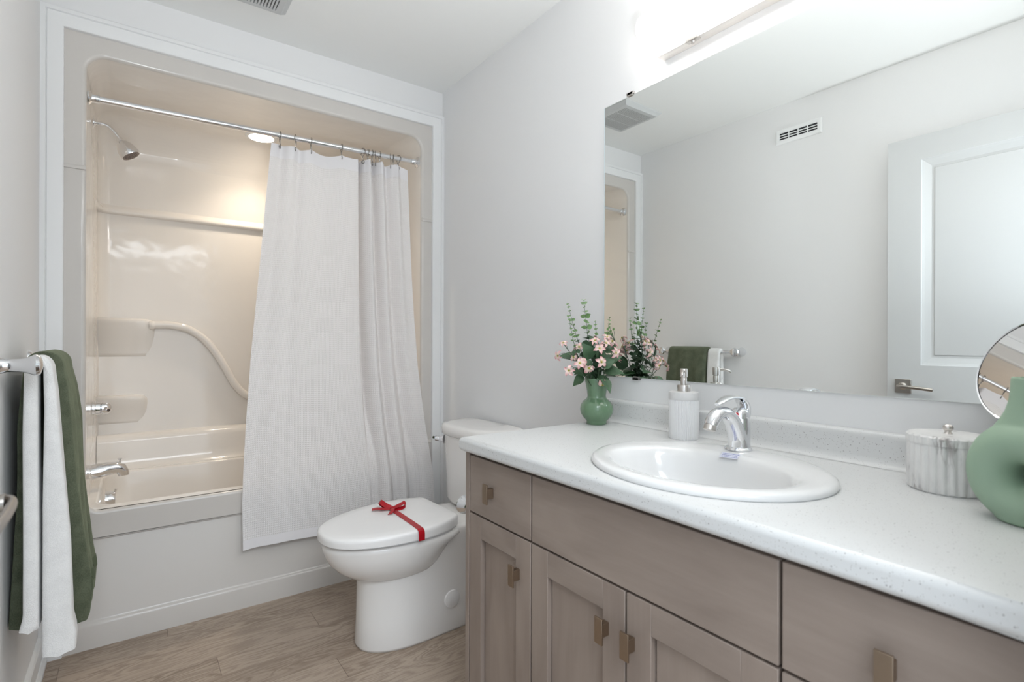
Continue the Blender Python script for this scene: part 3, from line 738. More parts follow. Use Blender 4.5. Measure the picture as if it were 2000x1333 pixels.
mb = MB(); mb.lathe([(0.0, 0.007), (0.031, 0.007), (0.0335, 0.0055), (0.0345, 0.0)], 36, (0.305, 0.1215, 0.125), 'y'); mb.build('bolt_cap', 'plastic', toi)

# red ribbon with a bow round the lid
rib = thing('ribbon', 'red satin ribbon with a bow wrapped across the toilet lid', 'ribbon', (1.073, 1.90, 0.456))
def strip(path, wdir, hw, th=0.0008):
    mb = MB(); rings = []
    P = [Vector(p) for p in path]
    for i, p in enumerate(P):
        t = (P[min(i + 1, len(P) - 1)] - P[max(i - 1, 0)]).normalized(); wd = Vector(wdir[i] if isinstance(wdir, list) else wdir).normalized()
        nn = t.cross(wd).normalized(); h_ = hw[i] if isinstance(hw, list) else hw
        rings.append([tuple(p + wd * h_ + nn * th), tuple(p - wd * h_ + nn * th), tuple(p - wd * h_ - nn * th), tuple(p + wd * h_ - nn * th)])
    mb.loft(rings); return mb
# local coordinates: y across the lid
band = [(0, -0.1975, -0.038), (0, -0.1975, -0.012), (0, -0.194, -0.004), (0, -0.184, 0.0012), (0, -0.10, 0.003), (0, 0, 0.0035), (0, 0.10, 0.003), (0, 0.176, 0.0012), (0, 0.186, -0.004), (0, 0.190, -0.012), (0, 0.190, -0.038)]
strip(band, (1, 0, 0), 0.0115).build('band', 'red', rib, angle=25)
k0 = Vector((0.0, 0.065, 0.004))
def lp(pts, wd, hw, nm):
    P = smooth_path([tuple(k0 + Vector(p)) for p in pts], 5); strip(P, wd, hw).build(nm, 'red', rib, angle=50)
lp([(0, 0, 0.004), (-0.018, 0.022, 0.014), (-0.030, 0.050, 0.024), (-0.026, 0.062, 0.016), (-0.014, 0.045, 0.004), (0, 0.004, 0.002)], (0.75, 0.45, 0.6), 0.010, 'bow_loop')
lp([(0, 0, 0.004), (0.022, -0.012, 0.016), (0.040, -0.022, 0.026), (0.042, -0.028, 0.014), (0.022, -0.018, 0.004), (0, 0, 0.002)], (0.4, 0.8, 0.5), 0.009, 'bow_loop')
lp([(0, 0, 0.004), (-0.030, 0.010, 0.006), (-0.052, 0.030, 0.005), (-0.070, 0.038, 0.003)], (0.45, 0.9, 0.1), 0.010, 'bow_tail')
lp([(0, 0, 0.004), (-0.008, -0.020, 0.010), (-0.016, -0.036, 0.008), (-0.032, -0.050, 0.001)], (0.9, -0.4, 0.2), 0.008, 'bow_tail')
mb = MB(); mb.ball(k0 + Vector((0, 0, 0.006)), 0.009, 14, 8, (1.0, 1.1, 0.8)); mb.build('knot', 'red', rib)

# ------------------------------------------------------------------ vanity
XD = 1.005     # front face of doors and drawers
van = thing('vanity_cabinet', 'taupe stained wood bathroom vanity cabinet under the white countertop', 'cabinet', (XD, 0.70, 0))
V0 = Vector((XD, 0.70, 0))
def vb(name, mat, y0, y1, z0, z1, x0, x1, parent=van, bevel=0.0015):
    return box(name, mat, parent, x0 - V0.x, x1 - V0.x, y0 - V0.y, y1 - V0.y, z0, z1, bevel=bevel)
vb('side_panel', 'wood_z', 1.2685, 1.288, 0.0, 0.824, XD, 1.553)
vb('side_panel', 'wood_z', 0.088, 0.106, 0.0, 0.824, XD, 1.553)
vb('shaded_face_frame', 'dark', 0.106, 1.2685, 0.11, 0.822, XD + 0.0215, XD + 0.032)  # near-black, with the shade of door gaps and panel grooves in its colour
vb('bottom_panel', 'wood_y', 0.106, 1.2685, 0.10, 0.118, XD + 0.035, 1.553)
vb('toe_kick', 'wood_y', 0.106, 1.2685, 0.0, 0.10, XD + 0.06, XD + 0.078)
def pull(parent, y, z, hw=0.0105, hh=0.026):
    mb = MB(); mb.box(XD - V0.x - 0.0245, XD - V0.x - 0.0205, y - hw - V0.y, y + hw - V0.y, z - hh, z + hh)
    mb.box(XD - V0.x - 0.021, XD - V0.x - 0.0004, y - 0.007 - V0.y, y + 0.007 - V0.y, z - 0.013, z + 0.013)
    p = mb.build('pull', 'bronze', parent, bevel=0.0006); return p
def slab(name, y0, y1, z0, z1):
    return vb(name, 'wood_y', y0, y1, z0, z1, XD, XD + 0.020)
G = 0.0026
d1 = slab('drawer', 0.984 + G, 1.2665 - G, 0.6525 + G, 0.812); pull(d1, 1.152, 0.731)
slab('false_front', 0.3905 + G, 0.984 - G, 0.6525 + G, 0.812)
d2 = slab('drawer', 0.108, 0.3905 - G, 0.6525 + G, 0.812); pull(d2, 0.252, 0.726)
d3 = slab('drawer', 0.108, 0.3905 - G, 0.385 + G, 0.6525 - G); pull(d3, 0.252, 0.52)
d4 = slab('drawer', 0.108, 0.3905 - G, 0.115, 0.385 - G); pull(d4, 0.252, 0.25)
def shaker(y0, y1, z0, z1, py):
    mb = MB(); st, x = 0.0585, XD - V0.x
    Y0, Y1 = y0 - V0.y, y1 - V0.y
    mb.box(x, x + 0.02, Y0, Y0 + st, z0, z1); mb.box(x, x + 0.02, Y1 - st, Y1, z0, z1)
    d = mb.build('door', 'wood_z', van, bevel=0.0012)
    for za, zb in ((z1 - st, z1), (z0, z0 + st)):
        mb = MB(); mb.box(x, x + 0.02, Y0 + st, Y1 - st, za, zb); mb.build('rail', 'wood_y', d, bevel=0.0012)
    mb = MB(); mb.box(x + 0.012, x + 0.017, Y0 + st + 0.0005, Y1 - st - 0.0038, z0 + st - 0.004, z1 - st + 0.004); mb.build('panel', 'wood_z', d)
    pull(d, py, 0.5595)
    return d
shaker(0.984 + G, 1.2665 - G, 0.115, 0.6525 - G, 1.035)
shaker(0.688 + G, 0.984 - G, 0.115, 0.6525 - G, 0.738)
shaker(0.3905 + G, 0.688 - G, 0.115, 0.6525 - G, 0.671)

# countertop with an oval cut-out and rolled front edge
SCX, SCY = 1.215, 0.662
def ell(cx, cy, ax, ay, z, n=96, px=2.0): 
    return [(cx + ax * math.cos(2 * PI * k / n), cy + ay * math.sin(2 * PI * k / n), z) for k in range(n)]
ct = thing('countertop', 'white speckled laminate countertop with rolled front edge and low backsplash', 'countertop', (1.27, 0.70, 0.825))
C0 = Vector((1.27, 0.70, 0.825))
def countertop():
    X0, X1, Y0, Y1, ZT, ZB = 0.975, 1.5575, 0.081, 1.274, 0.865, 0.8255
    bm = bmesh.new()
    o = [bm.verts.new(Vector(p) - C0) for p in ((X0, Y0, ZT), (X1, Y0, ZT), (X1, Y1, ZT), (X0, Y1, ZT))]
    e = [bm.edges.new((o[i], o[(i + 1) % 4])) for i in range(4)]
    h = [bm.verts.new(Vector(p) - C0) for p in ell(SCX, SCY, 0.195, 0.235, ZT, 64)]
    e += [bm.edges.new((h[i], h[(i + 1) % 64])) for i in range(64)]
    bmesh.ops.triangle_fill(bm, use_beauty=True, use_dissolve=False, edges=e)
    r = bmesh.ops.extrude_face_region(bm, geom=bm.faces[:])
    bmesh.ops.translate(bm, verts=[v for v in r['geom'] if isinstance(v, bmesh.types.BMVert)], vec=(0, 0, ZB - ZT))
    bmesh.ops.recalc_face_normals(bm, faces=bm.faces[:])
    xs, ye = X0 - C0.x, Y1 - C0.y
    sel = [ed for ed in bm.edges if (all(abs(v.co.x - xs) < 1e-5 for v in ed.verts) and abs(ed.verts[0].co.z - ed.verts[1].co.z) < 1e-5)
           or (all(abs(v.co.y - ye) < 1e-5 for v in ed.verts) and abs(ed.verts[0].co.z - ed.verts[1].co.z) < 1e-5)]
    bmesh.ops.bevel(bm, geom=sel, offset=0.0125, segments=5, profile=0.5, affect='EDGES')
    me = bpy.data.meshes.new('worktop'); bm.to_mesh(me); bm.free()
    for p in me.polygons: p.use_smooth = True
    me.set_sharp_from_angle(angle=math.radians(50)); me.materials.append(MT['counter'])
    ob = bpy.data.objects.new('worktop', me); COL.objects.link(ob); ob.parent = ct
    md = ob.modifiers.new('wn', 'WEIGHTED_NORMAL'); md.keep_sharp = True; md.weight = 90
countertop()
prof = [(1.5575, 0.8655), (1.5575, 0.939), (1.545, 0.939), (1.540, 0.937), (1.537, 0.932), (1.5365, 0.925), (1.5365, 0.885), (1.534, 0.874), (1.528, 0.868), (1.520, 0.8655)]
mb = MB(); mb.loft([[(x - C0.x, y - C0.y, z - C0.z) for x, z in prof] for y in (0.082, 1.262)])
mb.build('backsplash', 'counter', ct, angle=40)

# drop-in oval sink
sk = thing('sink', 'white oval drop-in sink set in the vanity countertop', 'sink', (SCX, SCY, 0.865))
def sink():
    mb = MB()
    L = []
    def R(cx, ax, ay, z): L.append([(x - SCX, y - SCY, zz - 0.865) for x, y, zz in ell(cx, SCY, ax, ay, z)])
    R(1.216, 0.2135, 0.2515, 0.8655); R(1.216, 0.2150, 0.2530, 0.869); R(1.216, 0.2135, 0.2515, 0.8745); R(1.216, 0.208, 0.246, 0.8785); R(1.216, 0.198, 0.236, 0.8800)
    R(1.206, 0.178, 0.218, 0.8795); R(1.195, 0.156, 0.206, 0.8780); R(1.189, 0.148, 0.199, 0.8750); R(1.188, 0.143, 0.194, 0.8690); R(1.188, 0.138, 0.188, 0.857); R(1.190, 0.129, 0.176, 0.825); R(1.195, 0.115, 0.155, 0.790)
    R(1.20, 0.092, 0.122, 0.760); R(1.205, 0.06, 0.08, 0.742); R(1.205, 0.025, 0.028, 0.736)
    mb.loft(L, True, False, True); return mb.build('basin', 'sink', sk, angle=70)
sink()
mb = MB(); mb.lathe([(0.0, 0.0), (0.022, 0.0), (0.024, 0.002), (0.020, 0.004), (0.0, 0.003)], 28, (-0.01, 0, -0.130)); mb.build('drain', 'chrome', sk)
# small printed sticker on the sloping back of the bowl
st = thing('sticker', 'small white sticker with blue print inside the back of the sink', 'sticker', (1.3335, 0.672, 0.8745), math.radians(12))
sl = math.radians(-38)
def pat(y0, y1, s0, s1, off):
    def P(y, s): return (s * math.cos(sl) * 1.0 - off * math.sin(sl) * -1 * 0, y, s * math.sin(-sl) * 0.55 + off)
    return [P(y0, s0), P(y1, s0), P(y1, s1), P(y0, s1)]
def plate(mb, y0, y1, s0, s1, off):
    a = pat(y0, y1, s0, s1, off); b = [(x, y, z - 0.0004) for x, y, z in a]
    mb.add(a + b, [(0, 1, 2, 3), (7, 6, 5, 4), (0, 4, 5, 1), (1, 5, 6, 2), (2, 6, 7, 3), (3, 7, 4, 0)])
mb = MB(); plate(mb, -0.020, 0.020, -0.014, 0.010, 0.0012); mb.build('paper', 'label', st)
mb = MB(); rnd = random.Random(3)
for s0 in (0.005, -0.002, -0.009):
    y = 0.016
    while y > -0.016:
        w_ = rnd.uniform(0.0012, 0.004); plate(mb, y - w_, y, s0 - 0.0010, s0 + 0.0010, 0.0016); y -= w_ + 0.0009
mb.build('print', 'ink', st)

# faucet (spout toward -x)
fa = thing('faucet', 'chrome single-lever faucet standing behind the sink bowl', 'faucet', (1.392, 0.686, 0.8795))
pb = smooth_path([(0.004, 0, 0.0), (0.002, 0, 0.012), (-0.004, 0, 0.032), (-0.018, 0, 0.058), (-0.038, 0, 0.080), (-0.062, 0, 0.092), (-0.086, 0, 0.090), (-0.104, 0, 0.078), (-0.113, 0, 0.066)], 6)
nb = len(pb)
rt = [(0, (0.027, 0.030)), (0.15, (0.024, 0.024)), (0.3, (0.020, 0.020)), (0.45, (0.0185, 0.017)), (0.65, (0.0175, 0.014)), (0.85, (0.017, 0.0135)), (1, (0.0155, 0.0125))]
def it2(t):
    for (a, va), (b, vb_) in zip(rt, rt[1:]):
        if t <= b: k = (t - a) / (b - a); return tuple(va[q] + (vb_[q] - va[q]) * k for q in (0, 1))
    return rt[-1][1]
mb = MB(); mb.tube(pb, [it2(i / (nb - 1)) for i in range(nb)], 28, (0, 1, 0) if False else (0, 0, 1)); 
mb.v = mb.v
p2 = smooth_path([(0.006, 0, 0.0), (0.010, 0, 0.03), (0.012, 0, 0.055), (0.011, 0, 0.078), (0.008, 0, 0.090)], 6)
mb.tube(p2, [(0.024, 0.026)] + [(0.0225 - 0.004 * i / len(p2), 0.0225 - 0.004 * i / len(p2)) for i in range(1, len(p2))], 28, (0, 1, 0))
mb.lathe([(0.030, 0.0), (0.031, 0.002), (0.029, 0.005), (0.027, 0.007)], 36)
fb = mb.build('faucet_body', 'chrome', fa, angle=60)
mb = MB(); mb.lathe([(0.0125, 0.0), (0.0135, -0.002), (0.0135, -0.012), (0.0115, -0.013), (0.0, -0.011)], 24)
qm = Matrix.Rotation(math.radians(20), 3, 'Y'); mb.v = [tuple(Vector((-0.1125, 0, 0.068)) + qm @ Vector(v)) for v in mb.v]; mb.build('aerator', 'steel', fa)
ph = smooth_path([(0.022, 0, 0.058), (0.0275, 0, 0.080), (0.023, 0, 0.102), (0.004, 0, 0.119), (-0.026, 0, 0.1245), (-0.056, 0, 0.122), (-0.086, 0, 0.112)], 6); nh = len(ph)
def hw(i):
    t = i / (nh - 1); th_ = 0.0075 - 0.0040 * t; wd_ = interp([(0, 0.011), (0.3, 0.0165), (0.6, 0.0165), (0.9, 0.0125), (1, 0.007)], t)
    return (th_, wd_)
mb = MB(); mb.tube(ph, [hw(i) for i in range(nh)], 24, (0, 1, 0))
mb.lathe([(0.0205, 0.074), (0.0205, 0.084), (0.0185, 0.092), (0.012, 0.0975), (0.0, 0.099)], 28, (0.006, 0, 0))
hnd = mb.build('handle', 'chrome', fa, angle=60)
mb = MB(); mb.lathe([(0.0, 0.0), (0.0042, 0.0), (0.0038, 0.002), (0.0, 0.0025)], 16)
qm = Vector((-0.95, -0.3, 0.1)).to_track_quat('Z', 'Y').to_matrix(); mb.v = [tuple(Vector((-0.0130, -0.0045, 0.0845)) + qm @ Vector(v)) for v in mb.v]
t_ = mb.build('temperature_dot', 'redplastic', fa); t_['label'] = 'red hot-water dot'

# ------------------------------------------------------------------ wall mirror
wm = thing('wall_mirror', 'large frameless wall mirror above the backsplash', 'mirror', (1.5575, 0.715, 1.015))
MX = 1.5575
mb = MB(); mb.box(-0.0055, 0.0, 0.165 - 0.715, 1.277 - 0.715, 0.0, 0.925); gm = mb.build('glass', 'mirror', wm, bevel=0.0012)
box('polished_edge', 'edge', wm, -0.0055, 0.0, 1.2772 - 0.715, 1.2792 - 0.715, 0.0, 0.925)
for (y, z0, z1, mt_) in ((1.161, 0.922, 0.934, 'steel'), (1.133, -0.006, 0.005, 'greyslot'), (0.195, 0.922, 0.934, 'steel'), (0.195, -0.006, 0.005, 'greyslot')):
    mb = MB(); y -= 0.715; mb.box(-0.010, 0.0, y - 0.014, y + 0.014, z0 + (0.004 if z0 > 0.5 else 0), z1 - (0 if z0 > 0.5 else 0.004)); mb.box(-0.010, -0.0062, y - 0.011, y + 0.011, z0, z1)
    mb.build('clip', mt_, wm, bevel=0.0006)

# vanity light bar
vl = thing('vanity_light', 'long lit frosted glass bath bar light above the mirror', 'light', (XR, 0.66, 1.985))
mb = MB(); mb.box(-0.052, -0.036, -0.335, 0.335, 0.0, 0.006); mb.box(-0.036, -0.001, -0.372, 0.372, 0.012, 0.160); bp_ = mb.build('backplate', 'tray', vl, bevel=0.001)
def shade():
    c, RX, RZ = (-0.036, 0.086), 0.070, 0.066
    mb = MB(); rings = []
    for y in (-0.388, 0.388):
        rings.append([(c[0] - RX * math.sin(PI * q / 24) - 0.001, y, c[1] + RZ * math.cos(PI * q / 24)) for q in range(25)])
    mb.loft(rings, closed=True, cap0=False, cap1=False)
    o = mb.build('shade', 'glow', vl, angle=60)
    for sg in (-1, 1):
        mb = MB(); rr = []
        for d, k in ((0.0, 1.0), (0.006, 0.97), (0.010, 0.85), (0.011, 0.5)):
            rr.append([(c[0] - 0.03 + (-RX * math.sin(PI * q / 24) - 0.001 + 0.03) * k, sg * (0.388 + d), c[1] + RZ * math.cos(PI * q / 24) * k) for q in range(25)])
        mb.loft(rr, closed=True, cap0=False); mb.build('end_cap', 'glow_dim', vl, angle=60)
shade()
for y in (-0.235, 0.235):
    mb = MB(); mb.box(-0.058, -0.040, y - 0.02, y + 0.02, -0.004, 0.018); mb.lathe([(0.005, -0.012), (0.007, -0.004)], 14, (-0.05, y, 0)); mb.build('clamp', 'steel', vl, bevel=0.001)

# ------------------------------------------------------------------ vents
ef = thing('exhaust_fan', 'white square exhaust fan grille on the ceiling', 'vent', (0.575, 2.075, ZC))
mb = MB(); 
lo = [(0.150, 0.155, 0.0), (0.150, 0.155, -0.004), (0.128, 0.137, -0.022), (0.106, 0.115, -0.024), (0.106, 0.115, -0.010)]
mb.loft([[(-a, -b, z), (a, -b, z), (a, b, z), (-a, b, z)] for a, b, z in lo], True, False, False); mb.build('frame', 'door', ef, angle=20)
mb = MB(); mb.box(-0.107, 0.107, -0.116, 0.116, -0.012, -0.008); mb.build('backing', 'greyslot', ef)
mb = MB()
for k in range(19): x = -0.099 + 0.198 * k / 18; mb.box(x - 0.0032, x + 0.0032, -0.116, 0.116, -0.024, -0.014)
for y in (-0.04, 0.04): mb.box(-0.107, 0.107, y - 0.003, y + 0.003, -0.0235, -0.015)
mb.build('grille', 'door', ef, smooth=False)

wv = thing('wall_vent', 'white air register high on the left wall', 'vent', (XL, 1.3775, 2.2645))
mb = MB()
hw_, hh_, a_, b_ = 0.1205, 0.0405, 0.099, 0.0185
mb.loft([[(x, -w1, -h1), (x, w1, -h1), (x, w1, h1), (x, -w1, h1)] for x, w1, h1 in ((0.0, hw_, hh_), (0.004, hw_, hh_), (0.007, hw_ - 0.006, hh_ - 0.006), (0.007, a_, b_), (0.001, a_, b_))], True, False, False)
mb.build('frame', 'trim', wv, angle=20)
mb = MB(); mb.box(0.0005, 0.0015, -a_, a_, -b_, b_); mb.build('duct_shade', 'dark', wv)  # flat plate, the shade inside the vent put into its colour
mb = MB()
for k in (-0.0495, 0, 0.0495): mb.box(0.001, 0.0068, k - 0.0022, k + 0.0022, -b_, b_)
for z in (-0.0065, 0.0065): mb.add([(0.0018, -a_, z + 0.0035), (0.0018, a_, z + 0.0035), (0.0065, a_, z - 0.003), (0.0065, -a_, z - 0.003), (0.0018, -a_, z + 0.0025), (0.0018, a_, z + 0.0025), (0.0065, a_, z - 0.004), (0.0065, -a_, z - 0.004)],
    [(0, 1, 2, 3), (4, 7, 6, 5), (2, 6, 7, 3), (0, 4, 5, 1), (0, 3, 7, 4), (1, 5, 6, 2)])
mb.build('louver', 'trim', wv, smooth=False)

# ------------------------------------------------------------------ towel bar and towels
tb = thing('towel_bar', 'chrome towel bar with flared posts on the left wall', 'towel bar', (XL, 1.94, 1.072))
for y in (1.697 - 1.94, 2.215 - 1.94):
    mb = MB(); mb.lathe([(0.0, 0.0), (0.027, 0.0), (0.026, 0.004), (0.019, 0.012), (0.0155, 0.024), (0.0150, 0.038), (0.0165, 0.052), (0.021, 0.064), (0.026, 0.073), (0.0262, 0.077), (0.022, 0.083), (0.010, 0.087), (0.0, 0.088)], 36, (0, y, 0), 'x'); mb.build('post', 'chrome', tb)
s_ = 1
mb = MB(); mb.lathe([(0.0085, -0.25), (0.0085, 0.28)], 18, (0.066, 0, 0), 'y')
mb.lathe([(0.011, -0.226), (0.014, -0.222), (0.014, -0.214), (0.010, -0.208)], 20, (0.066, 0, 0), 'y')
mb.lathe([(0.010, 0.243), (0.014, 0.249), (0.014, 0.257), (0.011, 0.262)], 20, (0.066, 0, 0), 'y'); mb.build('bar', 'chrome', tb)

def towel(name, label, y0, y1, Lt, Li, Ri, Rt, zbL, zbR, top, xc, mat, amp, seed, ny=40, gap_top=1.04, band=None, bandmat=None, ridge=0.0):
    root = thing(name, label, 'towel', (xc, (y0 + y1) / 2, min(zbL, zbR)))
    yc, z0 = (y0 + y1) / 2, min(zbL, zbR)
    rings = []; sections = []
    NZ = 44
    for j in range(ny + 1):
        t = j / ny; y = y0 + (y1 - y0) * t
        k = 1.0
        e = min(t, 1 - t) * (y1 - y0) / 0.012
        if e < 1: k = 0.55 + 0.45 * math.sqrt(max(0, 1 - (1 - e) ** 2))
        def nz(z, side): 
            f = min(1.0, max(0.0, (top - z) / 0.25))
            return amp * f * (noise.noise((y * 9 + side * 7.3, z * 2.2, seed)) + 0.4 * noise.noise((y * 22, z * 4 + side * 3, seed + 5)))
        def mid(a, b, z): m_ = (a + b) / 2; return m_ + (a - m_) * k, m_ + (b - m_) * k
        ring = []
        yL = y + 0.006 * noise.noise((zbL * 3, y * 5, seed))
        # outer back up
        za = [zbL + (top - 0.04 - zbL) * i / NZ for i in range(NZ + 1)]
        lo_, hi_, ri_, ro_ = [], [], [], []
        for z in za:
            a, b = mid(interp(Lt, z), interp(Li, z), z); n_ = nz(z, 0); lo_.append((max(a + n_, XL + 0.003), y, z)); hi_.append((b + n_ * 0.5, y, z))
        zb_ = [zbR + (top - 0.04 - zbR) * i / NZ for i in range(NZ + 1)]
        for z in zb_:
            a, b = mid(interp(Ri, z), interp(Rt, z), z); n_ = nz(z, 1); ri_.append((a + n_ * 0.5, y, z)); ro_.append((b + n_ + ridge * (0.5 + 0.5 * math.sin((y - y0) * 62 + 1.2 * math.sin(z * 5))) * min(1.0, max(0.0, (top - z) / 0.2)), y, z))
        xl, xr = lo_[-1][0], ro_[-1][0]; cxm = (xl + xr) / 2; hw2 = (xr - xl) / 2
        arc = [(cxm - hw2 * math.cos(PI * q / 12), y, top - 0.04 + 0.04 * math.sin(PI * q / 12) - (1 - k) * 0.006) for q in range(1, 12)]
        xi0, xi1 = hi_[-1][0], ri_[-1][0]
        inner = [(xi1 + 0.0, y, top - 0.032), ((xi0 + xi1) / 2, y, top - 0.024), (xi0, y, top - 0.032)]
        bR = [((ri_[0][0] + ro_[0][0]) / 2, y, zbR - 0.007)]; bL = [((lo_[0][0] + hi_[0][0]) / 2, y, zbL - 0.007)]
        ring = lo_ + arc + ro_[::-1] + bR + ri_ + inner + hi_[::-1] + bL
        rings.append([(x - xc, yy - yc, z - z0) for x, yy, z in ring])
        sections.append((lo_, ro_))
    mb = MB(); mb.loft(rings); mb.build('cloth', mat, root, angle=60)
    if band:
        mb = MB()
        for (zA, zB) in band:
            R_ = []
            for lo_, ro_ in sections[1:-1]:
                pts = [p for p in ro_ if zA <= p[2] <= zB]
                R_.append([(p[0] + 0.0012 - xc, p[1] - yc, p[2] - z0) for p in pts])
            mb.loft(R_, closed=False)
        mb.build('woven_band', bandmat or mat, root, angle=60)
    return root
towel('bath_towel', 'olive green bath towel folded over the towel bar', 1.868, 2.140,
      [(0.37, -0.026), (0.6, -0.022), (0.9, -0.012), (1.05, 0.000)], [(0.37, 0.024), (0.7, 0.026), (1.05, 0.030)],
      [(0.34, 0.052), (0.7, 0.050), (1.0, 0.046), (1.05, 0.044)], [(0.345, 0.122), (0.37, 0.130), (0.44, 0.136), (0.5, 0.128), (0.7, 0.112), (0.9, 0.098), (1.0, 0.090), (1.055, 0.080)],
      0.375, 0.352, 1.103, 0.045, 'green_terry', 0.012, 3.0, 44, band=[(0.43, 0.475)], bandmat='green_band', ridge=0.010)
towel('hand_towel', 'white hand towel draped over the near end of the towel bar', 1.785, 1.860,
      [(0.395, 0.004), (0.43, 0.012), (0.6, 0.010), (0.9, 0.009), (1.05, 0.011)], [(0.39, 0.042), (0.7, 0.040), (1.05, 0.038)],
      [(0.31, 0.046), (0.7, 0.046), (0.95, 0.050), (1.05, 0.048)], [(0.315, 0.112), (0.36, 0.114), (0.40, 0.106), (0.6, 0.101), (0.8, 0.087), (1.0, 0.074), (1.05, 0.068)],
      0.395, 0.318, 1.094, 0.045, 'white_terry', 0.005, 11.0, 22)

# toilet paper holder on the hidden end of the vanity
tp = thing('paper_holder', 'chrome toilet paper holder post beside the toilet tank', 'toilet paper holder', (1.045, 1.289, 0.640))
mb = MB(); mb.lathe([(0.0, 0.0), (0.027, 0.0), (0.026, 0.004), (0.016, 0.014), (0.014, 0.035), (0.018, 0.052), (0.027, 0.068), (0.028, 0.073), (0.021, 0.079), (0.0, 0.081)], 32, (0, 0, 0), 'y'); mb.build('post', 'chrome', tp)
mb = MB(); mb.lathe([(0.006, 0.0), (0.006, 0.15)], 14, (0, 0.060, 0), 'x'); mb.build('roll_arm', 'chrome', tp)

# ------------------------------------------------------------------ counter accessories
ZT = 0.8652
va = thing('flower_vase', 'small glossy green ribbed vase holding the flowers at the counter end', 'vase', (1.4545, 1.2145, ZT))
pv = [(0.0, 0.0), (0.030, 0.0), (0.0325, 0.002), (0.0330, 0.010), (0.0345, 0.0125), (0.044, 0.022), (0.0515, 0.035), (0.0535, 0.048), (0.0515, 0.062), (0.044, 0.074), (0.035, 0.081), (0.0305, 0.086), (0.0298, 0.092), (0.0315, 0.108), (0.0355, 0.128), (0.0400, 0.147), (0.0390, 0.149), (0.0365, 0.145), (0.028, 0.110), (0.026, 0.09), (0.0, 0.088)]
mb = MB(); mb.lathe(pv, 160, flute=52, depth=0.012, frange=(0.013, 0.146)); mb.build('vase_body', 'vase', va, angle=60)

MOUTH = Vector((1.4545, 1.2145, ZT + 0.13))
rI, dI = Vector((0.8095, -0.587, 0)), Vector((0.587, 0.8095, 0))       # across / behind, as seen from the doorway
def W3(a, d, z): return Vector((1.4545, 1.2145, ZT)) + rI * a + dI * d + Vector((0, 0, z))
def petal_mesh(L_=0.024, W_=0.0085):
    v, f, uvs = [], [], []
    n, m = 6, 4
    for i in range(n + 1):
        t = i / n; w_ = W_ * (math.sin(PI * min(1, t * 0.92 + 0.06)) ** 0.8) * (1 - 0.25 * t)
        for j in range(m + 1):
            s = j / m * 2 - 1
            v.append((L_ * t, w_ * s, 0.004 * math.sin(PI * t * 0.8) + 0.003 * s * s - 0.007 * t * t)); uvs.append((t, j / m))
    for i in range(n):
        for j in range(m):
            a = i * (m + 1) + j; f.append((a, a + 1, a + m + 2, a + m + 1))
    return v, f, uvs
def blossom_meshes():
    out = []
    for q, (L_, W_, droop) in enumerate(((0.0185, 0.0068, 0.25), (0.0175, 0.0062, 0.75), (0.020, 0.0070, 0.05))):
        V, F, U = [], [], []
        pv_, pf_, pu_ = petal_mesh(L_, W_)
        for k in range(5):
            R_ = Matrix.Rotation(2 * PI * k / 5 + random.uniform(-0.22, 0.22), 3, 'Z') @ Matrix.Rotation(droop + random.uniform(-0.3, 0.3), 3, 'Y')
            o_ = len(V); V += [tuple(R_ @ Vector(p)) for p in pv_]; F += [tuple(i + o_ for i in fc) for fc in pf_]; U += pu_
        me = bpy.data.meshes.new('blossom'); me.from_pydata(V, [], F); ul = me.uv_layers.new(name='UVMap')
        for lp_ in me.loops: ul.data[lp_.index].uv = U[lp_.vertex_index]
        for p in me.polygons: p.use_smooth = True
        me.materials.append(MT['petal']); out.append(me)
    return out
BL = blossom_meshes()
mbx = MB(); mbx.ball((0, 0, 0.002), 0.0032, 10, 6); _c = mbx.build('flower_center', 'pistil'); PIST = _c.data; bpy.data.objects.remove(_c)
def leaf_mesh(name, L_, W_, mat, curl=0.3, rnd_=0.6):
    v, f = [], []; n, m = 8, 4
    for i in range(n + 1):
        t = i / n; w_ = W_ * (math.sin(PI * t ** rnd_)) if 0 < t < 1 else 0.0004
        for j in range(m + 1):
            s = j / m * 2 - 1; v.append((L_ * t, w_ * s, -curl * L_ * t * t + 0.25 * abs(s) * w_))
    for i in range(n):
        for j in range(m):
            a = i * (m + 1) + j; f.append((a, a + 1, a + m + 2, a + m + 1))
    me = bpy.data.meshes.new(name); me.from_pydata(v, [], f)
    for p in me.polygons: p.use_smooth = True
    me.materials.append(MT[mat]); return me
LEAF_BIG = [leaf_mesh('leaf', 0.062, 0.021, 'leaf', 0.25), leaf_mesh('leaf', 0.055, 0.023, 'leaf', 0.45, 0.7)]
LEAF_EU = [leaf_mesh('leaf', 0.0235, 0.0112, 'leaf', 0.1, 0.85), leaf_mesh('leaf', 0.018, 0.0080, 'leaf2', 0.1, 0.85), leaf_mesh('leaf', 0.0125, 0.0048, 'leaftip', 0.1, 0.7)]
def inst(name, me, parent, M4):
    o = bpy.data.objects.new(name, me); COL.objects.link(o); o.parent = parent; o.matrix_local = M4; return o
def orient(pos, xdir, zhint):
    x = Vector(xdir).normalized(); z = Vector(zhint); y = z.cross(x)
    if y.length < 1e-3: y = Vector((0, 1, 0)).cross(x)
    y.normalize(); z = x.cross(y)
    return Matrix(((x.x, y.x, z.x, pos[0]), (x.y, y.y, z.y, pos[1]), (x.z, y.z, z.z, pos[2]), (0, 0, 0, 1)))
